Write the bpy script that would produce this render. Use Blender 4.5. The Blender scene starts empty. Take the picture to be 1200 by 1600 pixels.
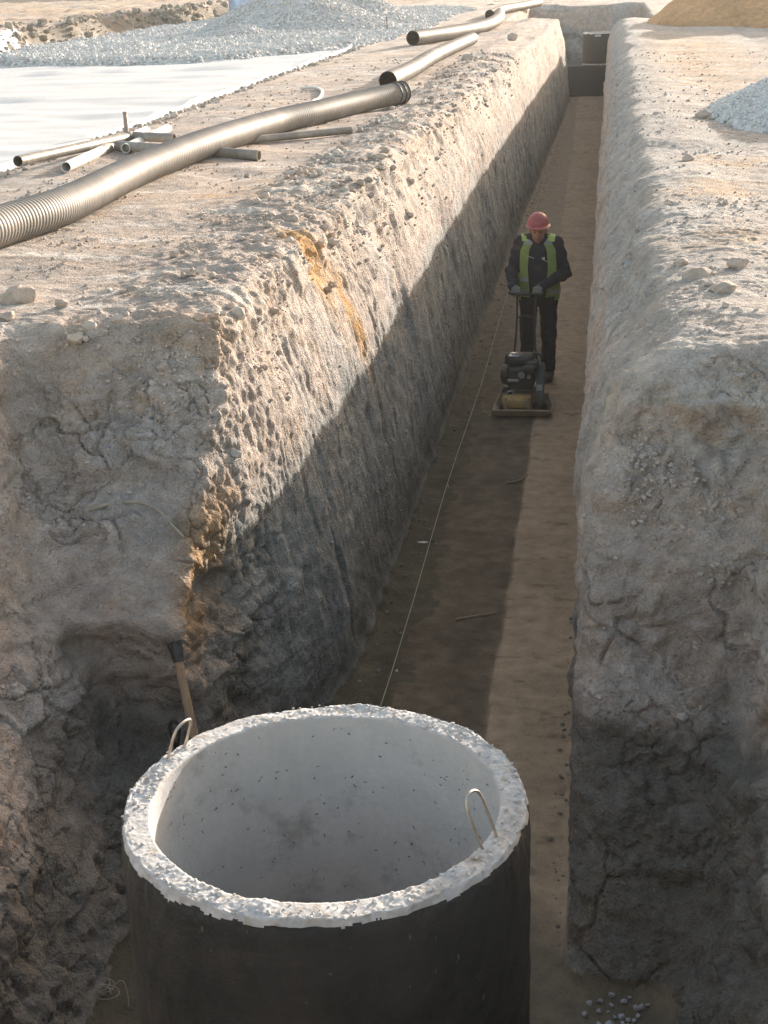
import bpy, bmesh, math, random
import numpy as np
from mathutils import Vector, Matrix, Euler

# ------------------------------------------------------------------ camera, sky, sun, exposure
S = bpy.context.scene
C = S.collection
R = math.radians
random.seed(7)
rng = np.random.default_rng(7)

CAM_H = 1.70
FPX = 2310.8                      # focal length in photo pixels (photo 1200 x 1600)
PITCH, ROLL, YAW = 0.35374, -0.03421, 0.15589
def cam_axes():
    cy, sy = math.cos(YAW), math.sin(YAW)
    f = Vector((-sy*math.cos(PITCH), cy*math.cos(PITCH), -math.sin(PITCH)))
    rt = Vector((cy, sy, 0)); up = rt.cross(f)
    return rt*math.cos(ROLL)+up*math.sin(ROLL), -rt*math.sin(ROLL)+up*math.cos(ROLL), f
AX = cam_axes()
camd = bpy.data.cameras.new("camera"); cam = bpy.data.objects.new("camera", camd); C.objects.link(cam)
cam.matrix_world = Matrix(((AX[0].x, AX[1].x, -AX[2].x, 0), (AX[0].y, AX[1].y, -AX[2].y, 0),
                           (AX[0].z, AX[1].z, -AX[2].z, CAM_H), (0, 0, 0, 1)))
camd.sensor_fit = 'VERTICAL'; camd.sensor_height = 24; camd.lens = 24*FPX/1600
camd.clip_start = .05; camd.clip_end = 2000
S.camera = cam

SUN_AZ, SUN_EL = R(26), R(11.8)      # sun stands beyond the trench to the right
world = bpy.data.worlds.new("World"); S.world = world; world.use_nodes = True
wn = world.node_tree
sky = wn.nodes.new('ShaderNodeTexSky'); sky.sky_type = 'NISHITA'; sky.sun_disc = False
sky.sun_elevation = SUN_EL; sky.sun_rotation = SUN_AZ
sky.air_density = 1.2; sky.dust_density = 2.5; sky.ozone_density = 1.2
bg = wn.nodes['Background']
wb = wn.nodes.new('ShaderNodeMix'); wb.data_type = 'RGBA'; wb.blend_type = 'MULTIPLY'; wb.inputs[0].default_value = 1.0   # white balance of the daylight
wn.links.new(sky.outputs[0], wb.inputs[6]); wb.inputs[7].default_value = (1.0, .875, .77, 1); wn.links.new(wb.outputs[2], bg.inputs[0]); bg.inputs[1].default_value = 0.15
sd = bpy.data.lights.new("sun", 'SUN'); sun = bpy.data.objects.new("sun", sd); C.objects.link(sun)
sd.energy = 3.1; sd.angle = R(.55); sd.color = (1.0, .925, .84)
sv = Vector((math.sin(SUN_AZ)*math.cos(SUN_EL), math.cos(SUN_AZ)*math.cos(SUN_EL), math.sin(SUN_EL)))
sun.rotation_euler = sv.to_track_quat('Z', 'Y').to_euler()
sun.location = (6, 10, 8)
S.view_settings.view_transform = 'Standard'; S.view_settings.look = 'None'
S.view_settings.exposure = 1.8; S.view_settings.gamma = 1.0

def at(u, v, z=None, X=None, Y=None):
    """a photo pixel on a plane of the real place"""
    d = AX[0]*((u-600)/FPX)+AX[1]*((800-v)/FPX)+AX[2]
    t = (z-CAM_H)/d.z if z is not None else (X/d.x if X is not None else Y/d.y)
    return Vector((d.x*t, d.y*t, CAM_H+d.z*t))

FLOOR = -2.34
RIM = -0.536

# ------------------------------------------------------------------ helpers: naming and linking
def tag(o, label=None, cat=None, group=None, kind=None):
    if label: o['label'] = label
    if cat: o['category'] = cat
    if group: o['group'] = group
    if kind: o['kind'] = kind
    return o
def empty(name, loc=(0, 0, 0), rz=0):
    o = bpy.data.objects.new(name, None); C.objects.link(o); o.location = loc; o.rotation_euler = (0, 0, rz)
    o.empty_display_size = .1
    return o
def link(name, me, mat, parent=None, smooth=False):
    o = bpy.data.objects.new(name, me); C.objects.link(o)
    if mat is not None:
        for m in (mat if isinstance(mat, (list, tuple)) else [mat]): me.materials.append(m)
    if parent: o.parent = parent
    if smooth: me.shade_smooth()
    return o
def np_mesh(name, V, F, cols=None, smooth=True, attr='col'):
    """V (n,3), F (m,3) or (m,4)"""
    V = np.asarray(V, np.float32); F = np.asarray(F, np.int32); k = F.shape[1]
    me = bpy.data.meshes.new(name)
    me.vertices.add(len(V)); me.vertices.foreach_set('co', V.ravel())
    me.loops.add(F.size); me.loops.foreach_set('vertex_index', F.ravel())
    me.polygons.add(len(F)); me.polygons.foreach_set('loop_start', np.arange(len(F), dtype=np.int32)*k)
    me.polygons.foreach_set('use_smooth', np.full(len(F), smooth))
    me.update(calc_edges=True)
    if cols is not None:
        a = me.color_attributes.new(attr, 'FLOAT_COLOR', 'POINT')
        c = np.ones((len(V), 4), np.float32); c[:, :cols.shape[1]] = cols
        a.data.foreach_set('color', c.ravel())
    return me
def bm_mesh(name, bm, smooth_angle=40):
    bmesh.ops.recalc_face_normals(bm, faces=bm.faces)
    me = bpy.data.meshes.new(name); bm.to_mesh(me); bm.free()
    me.shade_smooth(); me.set_sharp_from_angle(angle=R(smooth_angle))
    return me
def obj(name, bm, mat, parent=None, ang=40):
    return link(name, bm_mesh(name, bm, ang), mat, parent)

# ------------------------------------------------------------------ numpy noise
_perm = rng.permutation(512).astype(np.int32)
_grad = rng.normal(size=(512, 3)).astype(np.float32); _grad /= np.linalg.norm(_grad, axis=1)[:, None]
def _h(i, j, k): return _perm[(_perm[(_perm[i & 511]+j) & 511]+k) & 511]
def perlin(P):
    P = np.asarray(P, np.float32); I = np.floor(P).astype(np.int32); f = P-I
    w = f*f*f*(f*(f*6-15)+10); out = np.zeros(len(P), np.float32)
    for a in (0, 1):
        for b in (0, 1):
            for c in (0, 1):
                g = _grad[_h(I[:, 0]+a, I[:, 1]+b, I[:, 2]+c)]
                d = g[:, 0]*(f[:, 0]-a)+g[:, 1]*(f[:, 1]-b)+g[:, 2]*(f[:, 2]-c)
                out += d*(w[:, 0] if a else 1-w[:, 0])*(w[:, 1] if b else 1-w[:, 1])*(w[:, 2] if c else 1-w[:, 2])
    return out*1.5
def fbm(P, oct=3, gain=.5):
    o = 0; a = 1
    for i in range(oct):
        o = o+a*perlin(P*(2.03**i)+i*17.3); a *= gain
    return o
_jit = rng.random((512, 3)).astype(np.float32)
def worley(P):
    """nearest and second-nearest feature distance"""
    P = np.asarray(P, np.float32); I = np.floor(P).astype(np.int32); f = P-I
    f1 = np.full(len(P), 9., np.float32); f2 = f1.copy()
    for a in (-1, 0, 1):
        for b in (-1, 0, 1):
            for c in (-1, 0, 1):
                j = _jit[_h(I[:, 0]+a, I[:, 1]+b, I[:, 2]+c)]
                d = (j[:, 0]+a-f[:, 0])**2+(j[:, 1]+b-f[:, 1])**2+(j[:, 2]+c-f[:, 2])**2
                m = d < f1; f2 = np.where(m, f1, np.minimum(f2, d)); f1 = np.where(m, d, f1)
    return np.sqrt(f1), np.sqrt(f2)
def sstep(a, b, x):
    t = np.clip((x-a)/(b-a), 0, 1); return t*t*(3-2*t)
def smin(a, b, k):
    h = np.clip(.5+.5*(b-a)/k, 0, 1); return b*(1-h)+a*h-k*h*(1-h)
def smax(a, b, k): return -smin(-a, -b, k)

# ------------------------------------------------------------------ surface nets: a field on a warped grid -> quads
def surfnet(F, X, Y, Z):
    s = F < 0
    mixed = np.zeros(tuple(n-1 for n in F.shape), bool)
    allt = np.ones_like(mixed); anyt = np.zeros_like(mixed)
    for a in (0, 1):
        for b in (0, 1):
            for c in (0, 1):
                q = s[a:a+mixed.shape[0], b:b+mixed.shape[1], c:c+mixed.shape[2]]
                allt &= q; anyt |= q
    mixed = anyt & ~allt
    I, J, K = np.nonzero(mixed)
    idx = np.full(mixed.shape, -1, np.int32); idx[I, J, K] = np.arange(len(I))
    acc = np.zeros((len(I), 3), np.float32); cnt = np.zeros(len(I), np.float32)
    cor = [(a, b, c) for a in (0, 1) for b in (0, 1) for c in (0, 1)]
    for p in cor:
        for ax in range(3):
            if p[ax]: continue
            q = list(p); q[ax] = 1
            fa = F[I+p[0], J+p[1], K+p[2]]; fb = F[I+q[0], J+q[1], K+q[2]]
            m = (fa < 0) != (fb < 0); t = np.where(m, fa/np.where(m, fa-fb, 1), 0)
            for d in range(3):
                acc[:, d] += np.where(m, p[d]+(t if d == ax else 0), 0)
            cnt += m
    acc /= cnt[:, None]
    V = np.stack([np.interp(I+acc[:, 0], np.arange(len(X)), X), np.interp(J+acc[:, 1], np.arange(len(Y)), Y),
                  np.interp(K+acc[:, 2], np.arange(len(Z)), Z)], 1)
    faces = []
    def quads(s0, s1, cells, flip):
        m = s0 != s1
        A, B, D = np.nonzero(m); st = s0[A, B, D]
        q = np.stack([idx[c(A, B, D)] for c in cells], 1)
        rev = st != flip
        q[rev] = q[rev][:, ::-1]
        faces.append(q)
    # x edges (inner in y,z)
    quads(s[:-1, 1:-1, 1:-1], s[1:, 1:-1, 1:-1], [lambda a, b, c: (a, b, c), lambda a, b, c: (a, b+1, c), lambda a, b, c: (a, b+1, c+1), lambda a, b, c: (a, b, c+1)], True)
    quads(s[1:-1, :-1, 1:-1], s[1:-1, 1:, 1:-1], [lambda a, b, c: (a, b, c), lambda a, b, c: (a+1, b, c), lambda a, b, c: (a+1, b, c+1), lambda a, b, c: (a, b, c+1)], False)
    quads(s[1:-1, 1:-1, :-1], s[1:-1, 1:-1, 1:], [lambda a, b, c: (a, b, c), lambda a, b, c: (a+1, b, c), lambda a, b, c: (a+1, b+1, c), lambda a, b, c: (a, b+1, c)], True)
    return V, np.concatenate(faces)
def normals_of(V, F):
    n = np.cross(V[F[:, 2]]-V[F[:, 0]], V[F[:, 3 if F.shape[1] == 4 else 1]]-V[F[:, 1 if F.shape[1] == 4 else 0]])
    if F.shape[1] == 3: n = np.cross(V[F[:, 1]]-V[F[:, 0]], V[F[:, 2]]-V[F[:, 0]])
    N = np.zeros_like(V)
    for i in range(F.shape[1]):
        for d in range(3): N[:, d] += np.bincount(F[:, i], n[:, d], len(V))
    return N/(np.linalg.norm(N, axis=1)[:, None]+1e-12)
def subdivide(V, F):
    """one linear split of every quad, then a light relax"""
    E = np.concatenate([F[:, [0, 1]], F[:, [1, 2]], F[:, [2, 3]], F[:, [3, 0]]]); E.sort(axis=1)
    key = E[:, 0].astype(np.int64)*len(V)+E[:, 1]
    u, inv = np.unique(key, return_inverse=True); inv = inv.reshape(4, -1).T
    ea = (u//len(V)).astype(np.int64); eb = (u % len(V)).astype(np.int64)
    em = (V[ea]+V[eb])/2; fc = V[F].mean(1); n0 = len(V); n1 = n0+len(em)
    W = np.concatenate([V, em, fc]); c = n1+np.arange(len(F))
    e = inv+n0
    Q = np.concatenate([np.stack([F[:, i], e[:, i], c, e[:, (i+3) % 4]], 1) for i in range(4)])
    return W, Q
def relax(V, F, n=1, w=.5):
    for _ in range(n):
        acc = np.zeros_like(V); cnt = np.zeros(len(V))
        for i in range(4):
            a, b = F[:, i], F[:, (i+1) % 4]
            for d in range(3): acc[:, d] += np.bincount(a, V[b, d], len(V))+np.bincount(b, V[a, d], len(V))
            cnt += np.bincount(a, minlength=len(V))+np.bincount(b, minlength=len(V))
        V = V*(1-w)+w*acc/np.maximum(cnt, 1)[:, None]
    return V

# ------------------------------------------------------------------ materials
def mat(name, col, rough=.8, metal=0., spec=.5, var=.0, vscale=20., bump=0., bscale=60., attr=None, bump2=0., b2scale=200., detail=4, coord='Object', cracks=0., dust=None, dustamt=0., rvar=0.):
    m = bpy.data.materials.new(name); m.use_nodes = True; nt = m.node_tree; N = nt.nodes; L = nt.links
    b = N['Principled BSDF']; b.inputs['Roughness'].default_value = rough; b.inputs['Metallic'].default_value = metal
    b.inputs['Specular IOR Level'].default_value = spec
    tc = N.new('ShaderNodeTexCoord'); co = tc.outputs[coord]
    if attr:
        a = N.new('ShaderNodeAttribute'); a.attribute_name = attr; src = a.outputs['Color']
    else:
        r = N.new('ShaderNodeRGB'); r.outputs[0].default_value = (*col, 1); src = r.outputs[0]
    def noise(scale, det=detail, rg=.6):
        n = N.new('ShaderNodeTexNoise'); n.inputs['Scale'].default_value = scale; n.inputs['Detail'].default_value = det
        n.inputs['Roughness'].default_value = rg; L.new(co, n.inputs['Vector']); return n
    def mul(a, fac, lo, hi):
        mr = N.new('ShaderNodeMapRange'); mr.inputs[1].default_value = .3; mr.inputs[2].default_value = .7
        mr.inputs[3].default_value = lo; mr.inputs[4].default_value = hi; L.new(fac, mr.inputs[0])
        v = N.new('ShaderNodeVectorMath'); v.operation = 'SCALE'; L.new(a, v.inputs[0]); L.new(mr.outputs[0], v.inputs['Scale'])
        return v.outputs[0]
    if var:
        src = mul(src, noise(vscale, 6).outputs[0], 1-var, 1+var)
        src = mul(src, noise(vscale*7.3, 4).outputs[0], 1-var*.6, 1+var*.6)
    if dust:
        n = noise(vscale*.6, 6, .7); mr = N.new('ShaderNodeMapRange'); mr.inputs[1].default_value = .6-dustamt*.35; mr.inputs[2].default_value = .75-dustamt*.2
        L.new(n.outputs[0], mr.inputs[0]); mx = N.new('ShaderNodeMix'); mx.data_type = 'RGBA'
        L.new(mr.outputs[0], mx.inputs[0]); L.new(src, mx.inputs[6]); mx.inputs[7].default_value = (*dust, 1); src = mx.outputs[2]
    nrm = None
    def addbump(h, strength, dist):
        nonlocal nrm
        bp = N.new('ShaderNodeBump'); bp.inputs['Strength'].default_value = strength; bp.inputs['Distance'].default_value = dist
        if name == 'soil': L.new(a.outputs['Alpha'], bp.inputs['Strength'])
        L.new(h, bp.inputs['Height'])
        if nrm: L.new(nrm, bp.inputs['Normal'])
        nrm = bp.outputs[0]
    if cracks:
        mp = N.new('ShaderNodeVectorMath'); mp.operation = 'MULTIPLY_ADD'; nz = noise(5., 3)
        L.new(nz.outputs['Color'], mp.inputs[0]); mp.inputs[1].default_value = (.35,)*3; L.new(co, mp.inputs[2])
        v = N.new('ShaderNodeTexVoronoi'); v.feature = 'DISTANCE_TO_EDGE'; v.inputs['Scale'].default_value = 3.1; L.new(mp.outputs[0], v.inputs['Vector'])
        mr = N.new('ShaderNodeMapRange'); mr.inputs[1].default_value = 0.; mr.inputs[2].default_value = .022; L.new(v.outputs['Distance'], mr.inputs[0])
        # cracks only in patches
        n2 = noise(1.7, 3); mk = N.new('ShaderNodeMapRange'); mk.inputs[1].default_value = .5; mk.inputs[2].default_value = .62; L.new(n2.outputs[0], mk.inputs[0])
        mm = N.new('ShaderNodeMath'); mm.operation = 'MAXIMUM'; iv = N.new('ShaderNodeMath'); iv.operation = 'SUBTRACT'; iv.inputs[0].default_value = 1.; L.new(mk.outputs[0], iv.inputs[1])
        L.new(mr.outputs[0], mm.inputs[0]); L.new(iv.outputs[0], mm.inputs[1])
        addbump(mm.outputs[0], 1., .02*cracks)
    if bump:
        addbump(noise(bscale, 8, .7).outputs[0], 1., bump)
    if bump2:
        v = N.new('ShaderNodeTexVoronoi'); v.inputs['Scale'].default_value = b2scale; L.new(co, v.inputs['Vector'])
        addbump(v.outputs['Distance'], 1., bump2)
    if nrm: L.new(nrm, b.inputs['Normal'])
    if rvar:
        mr = N.new('ShaderNodeMapRange'); mr.inputs[3].default_value = rough-rvar; mr.inputs[4].default_value = rough+rvar
        L.new(noise(vscale*1.7).outputs[0], mr.inputs[0]); L.new(mr.outputs[0], b.inputs['Roughness'])
    L.new(src, b.inputs['Base Color'])
    return m

M_soil = mat('soil', (0, 0, 0), .95, spec=.2, attr='col', var=.22, vscale=9., bump=.036, bscale=30., bump2=.007, b2scale=75., cracks=1.)
M_stone = mat('crushed_stone', (0, 0, 0), .9, spec=.25, attr='col', var=.1, vscale=25.)
M_clod = mat('clod', (.50, .42, .36), .95, spec=.2, var=.15, vscale=14., bump=.02, bscale=30.)
# ------------------------------------------------------------------ terrain
def ground_h(x, y):
    """height of the open ground"""
    P = np.stack([x, y, np.zeros_like(x)], 1)
    h = .05*fbm(P*.45, 3)+.015*fbm(P*1.7+9, 3)
    # spoil lip on both edges of the trench
    h = h+.05*np.exp(-((x+2.35)/.35)**2)*sstep(7, 9, y)+.03*np.exp(-((x-.7)/.3)**2)
    h = h*(1-.8*sstep(-5.3, -5.8, x)*sstep(36, 33, y))
    h = h-.05*sstep(-5.3, -5.8, x)*sstep(36, 33, y)
    h = h+.30*np.exp(-((x-1.35)/.42)**2-((y-6.1)/.9)**2)  # unseen mound added on the right lip to shade the manhole rim
    # raised bank far to the left
    e = -14.2+.5*perlin(P*.22)+.25*perlin(P*.8)
    h = h+.55*sstep(e+.15, e-.45, x)*sstep(20, 26, y)
    # rise of spoil behind everything on the left
    h = h+1.6*sstep(66, 74, y+.25*x+2.*perlin(P*.12))*sstep(-9, -14, x)*(1+.3*perlin(P*.5))
    return h
def pit_void(x, y, z):
    t = np.clip((z-FLOOR)/(-FLOOR), -.3, 1.2)
    XL = -1.46-.40*t-.12*sstep(-.7, 0, z)+.24*sstep(14, 46, y)+.16*t*sstep(10, 40, y)-.34*sstep(8.2, 6.3, y)*np.clip(-z/1.3, 0, 1)
    XR = -.10+.40*np.clip((z+.75)/.75, 0, 1.3)**2
    wob = .0
    vt = np.maximum(np.maximum(XL-x, x-XR), np.maximum(y-49.5, 5.2-y))
    zk = [-3, -2.34, -1.95, -1.72, -1.5, -1.32, -1.2, -.6, 0, .4]
    yl = [5.3, 5.70, 6.12, 6.26, 6.14, 6.20, 6.12, 6.70, 7.25, 7.6]
    zr = [-3, -2.34, -1.55, -1.3, -1.15, -.5, 0, .4]
    yr = [4.9, 5.05, 5.55, 5.65, 5.85, 6.3, 6.7, 7.2]
    YL = np.interp(z, zk, yl); YR = np.interp(z, zr, yr)
    m = sstep(-.6, .1, x)
    YF = YL*(1-m)+YR*m
    XPL = np.interp(z, [-3, -2.34, -1.25, 0, .4], [-1.8, -2.0, -2.5, -3.1, -3.3])
    XPR = np.interp(z, [-3, -2.34, 0, .4], [.25, .35, .9, 1.0])
    vp = smax(smax(XPL-x, x-XPR, .15), smax((y-YF)*.75, 1.25-y, .1), .15)
    vf = np.maximum(np.maximum(-3.2-x, x-1.2), np.maximum(y-62-.3*z, 47.6-y))
    v = smin(smin(vt, vp, .08), vf, .2)
    return v
def build_terrain():
    X = np.concatenate([np.arange(-5.4, -3.4, .07), np.arange(-3.4, 1.4, .04), np.arange(1.4, 3.01, .07)])
    Y = [.4]
    while Y[-1] < 66: Y.append(Y[-1]+max(.035, .0062*Y[-1]))
    Y = np.array(Y); Z = np.arange(-2.62, .5, .045)
    XX, YY = np.meshgrid(X, Y, indexing='ij')
    G = ground_h(XX.ravel(), YY.ravel()).reshape(XX.shape).astype(np.float32)
    F = np.empty((len(X), len(Y), len(Z)), np.float32)
    # slow 2-D wobble of the walls
    W = np.stack([XX.ravel()*.5, YY.ravel()*.55, np.zeros(XX.size)], 1)
    wob = (.05*fbm(W, 2)).reshape(XX.shape)
    for k, z in enumerate(Z):
        v = pit_void(XX, YY, np.full_like(XX, z))
        P = np.stack([XX.ravel()*1.5, YY.ravel()*1.5, np.full(XX.size, z*2.2)], 1)
        n = perlin(P).reshape(XX.shape)*.07
        P = np.stack([XX.ravel()*4, YY.ravel()*4, np.full(XX.size, z*5)], 1)
        n2 = perlin(P).reshape(XX.shape)*.03
        intr = sstep(7.6, 6.4, YY)*1.3+1*sstep(-.9, -.1, z)    # slumped faces are rougher than the cut walls
        intr = intr*np.where((XX < -1.2) & (YY > 7.3), .4, 1)
        n = wob+n*np.clip(.25+intr, 0, 1.5)+n2*np.clip(.15+intr, 0, 1.5)
        n = np.where(z < -2.2, n*.4, n)
        n = n*np.where((XX > -.5) & (XX < .18) & (YY > 4.7) & (z < -.35), .35, 1)
        f = smax(z-G, -(v+n), .10)
        # trench floor
        F[:, :, k] = np.where(f > -.2, np.maximum(-f, f*0-9), -f)
        fl = FLOOR-z+0*G
        F[:, :, k] = np.where(z < FLOOR+.5, np.minimum(-f, 9), -f)
        # solid is negative: combine void above the floor
        solid = f                                                # <0 in soil
        solid = smin(solid, (z-FLOOR-.012*n2-.02*wob)*np.ones_like(G), .05)
        F[:, :, k] = solid
    V, Q = surfnet(F, X, Y, Z)
    return V, Q
V, Q = build_terrain()
V = relax(V, Q, 1, .4)
# finer mesh close to the camera and on the walls
fy = V[Q].mean(1)
near = (fy[:, 1] < 30)
def refine_part(V, Q, mask):
    qa = Q[mask]; used = np.unique(qa); mp = np.full(len(V), -1); mp[used] = np.arange(len(used))
    return V[used], mp[qa]
Vn, Qn = refine_part(V, Q, near); Vf, Qf = refine_part(V, Q, fy[:, 1] > 29.3)
Vn, Qn = subdivide(Vn, Qn); Vn = relax(Vn, Qn, 1, .35)

OCH = np.array([.50, .29, .12]); BASE = np.array([.53, .445, .385])
def gauss3(P, c, r): return np.exp(-(((P-np.array(c))/np.array(r))**2).sum(1))
def soil_color(P, Nn):
    x, y, z = P[:, 0], P[:, 1], P[:, 2]
    n1 = fbm(P*.9+3, 3); n2 = fbm(P*3.1+7, 3); n3 = fbm(P*9., 2)
    c = BASE[None]*(1+.16*n1+.14*n2+.08*n3)[:, None]
    def mix(col, w):
        nonlocal c
        w = np.clip(w, 0, 1)[:, None]; c = c*(1-w)+np.array(col)[None]*w*(1+.15*n3)[:, None]
    mix((.43, .41, .39), sstep(.05, .5, n1)*.6)                      # greyer clay
    mix((.46, .345, .26), sstep(.15, .6, n2-.2*n1)*.55)               # browner soil
    left = sstep(-.9, -1.2, x)*sstep(5.6, 6.6, y)
    depth = -z+.12*n1+.08*n2
    # cut wall: blue grey clay under a beige top, dark wet foot
    wall = sstep(7.9, 5.8, y+1.2*z+.0*x)                             # 1 on the slumped faces near the camera
    inT = left*(sstep(-2.1, -1.9, x+.0*y))*(1-sstep(-1.0, -1.55, z)*0)
    w = sstep(.75, 1.15, depth)*sstep(6.0, 7.0, y-.55*z*0)*(x < -.8)*(x > -2.3)
    mix((.31, .325, .315), w*.92)
    streak = fbm(np.stack([x*2, y*7, z*1.1], 1), 3)
    mix((.45, .44, .40), w*sstep(.1, .7, streak)*.6)
    mix((.12, .14, .14), w*sstep(.0, .6, -streak)*.75)
    st2 = fbm(np.stack([x*3, y*22, z*2.2], 1), 2)
    mix((.42, .42, .40), w*sstep(.15, .7, st2)*.55); mix((.14, .15, .14), w*sstep(.15, .7, -st2)*.5)
    mix((.16, .15, .125), w*sstep(1.6, 2.3, depth)*.8)
    # lower wet layer in the manhole pit
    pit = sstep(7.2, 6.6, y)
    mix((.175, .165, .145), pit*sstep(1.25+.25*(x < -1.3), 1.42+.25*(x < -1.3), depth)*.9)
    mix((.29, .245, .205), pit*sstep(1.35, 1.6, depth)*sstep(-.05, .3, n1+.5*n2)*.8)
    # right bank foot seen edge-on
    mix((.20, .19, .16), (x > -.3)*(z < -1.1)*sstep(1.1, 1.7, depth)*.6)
    # ochre seams
    n4 = .5+.9*n2+.5*n3
    mix(OCH*1.15, gauss3(P, (-1.98, 9.75, -.12), (.22, .20, .40))*1.5*np.clip(n4+.4, 0, 1))
    mix(OCH*1.1, gauss3(P, (-1.86, 10.15, -.62), (.3, .13, .42))*1.4*np.clip(n4+.3, 0, 1))
    mix(OCH*.9, gauss3(P, (-1.86, 6.45, -1.12), (.16, .30, .34))*1.5*np.clip(n4+.4, 0, 1))
    mix(OCH*.8, gauss3(P, (-1.80, 6.7, -.72), (.14, .4, .22))*.9*np.clip(n4, 0, 1))
    mix(OCH*.9, gauss3(P, (-1.95, 7.35, -.02), (.35, .12, .1))*.7*np.clip(n4, 0, 1))
    for (ux, uy, sx, sy, a) in ((.72, 11.7, .38, .5, 1.6), (.60, 9.5, .30, .35, 1.6), (1.0, 13.5, .4, .4, 1.), (1.5, 29, .9, 7, 1.2), (-3., 11.5, .5, .3, .35), (-2.6, 12.3, .4, .3, .4), (1.1, 22, .5, 1., .4)):
        mix(OCH*1.1, np.exp(-((x-ux)/sx)**2-((y-uy)/sy)**2)*a*1.6*np.clip(n4+.2, 0, 1)*(z > -.3))
    mix((.70, .65, .59), (z > -.2)*sstep(.0, .6, fbm(P*np.array([1.4, 3.2, 2])+31, 4))*.75)
    mix((.37, .31, .26), (z > -.2)*sstep(.1, .6, fbm(P*np.array([2.4, 6, 2])+61, 4))*.55)      # dried pale crust
    mix((.44, .44, .43), (z > -.9)*(x > 0)*sstep(1.2, .2, x)*sstep(7, 9, y)*.6)
    mix((.50, .47, .44), (z > -.2)*(x > 0)*.45)  # grey dusting on the right edge
    mix((.28, .27, .26), (z > -.25)*(x < -1)*sstep(.2, .7, fbm(P*1.3+77, 3))*.5)
    # trench floor
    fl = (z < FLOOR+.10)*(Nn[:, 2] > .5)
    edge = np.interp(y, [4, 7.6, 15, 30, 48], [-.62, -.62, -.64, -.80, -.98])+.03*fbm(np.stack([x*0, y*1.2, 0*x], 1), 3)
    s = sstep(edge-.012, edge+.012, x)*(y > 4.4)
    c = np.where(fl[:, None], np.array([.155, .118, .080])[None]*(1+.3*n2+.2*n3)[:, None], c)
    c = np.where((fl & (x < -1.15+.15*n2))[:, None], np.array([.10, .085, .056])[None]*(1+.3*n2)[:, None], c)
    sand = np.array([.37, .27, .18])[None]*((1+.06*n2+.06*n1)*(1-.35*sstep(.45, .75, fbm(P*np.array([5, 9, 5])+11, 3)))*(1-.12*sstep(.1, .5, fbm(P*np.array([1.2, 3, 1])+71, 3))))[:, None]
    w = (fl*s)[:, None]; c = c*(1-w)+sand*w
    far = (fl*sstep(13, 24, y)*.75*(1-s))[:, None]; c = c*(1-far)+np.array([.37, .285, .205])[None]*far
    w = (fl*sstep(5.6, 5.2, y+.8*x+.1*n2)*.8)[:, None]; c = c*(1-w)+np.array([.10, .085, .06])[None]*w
    return np.clip(c, .01, .9)
def bump_amount(P):
    x, y, z = P[:, 0], P[:, 1], P[:, 2]
    edge = np.interp(y, [4, 7.6, 15, 30, 48], [-.62, -.62, -.64, -.80, -.98])
    s = sstep(FLOOR+.12, FLOOR+.06, z)*(.35+.45*sstep(edge-.05, edge+.05, x))
    return (1-s)[:, None]
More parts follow.
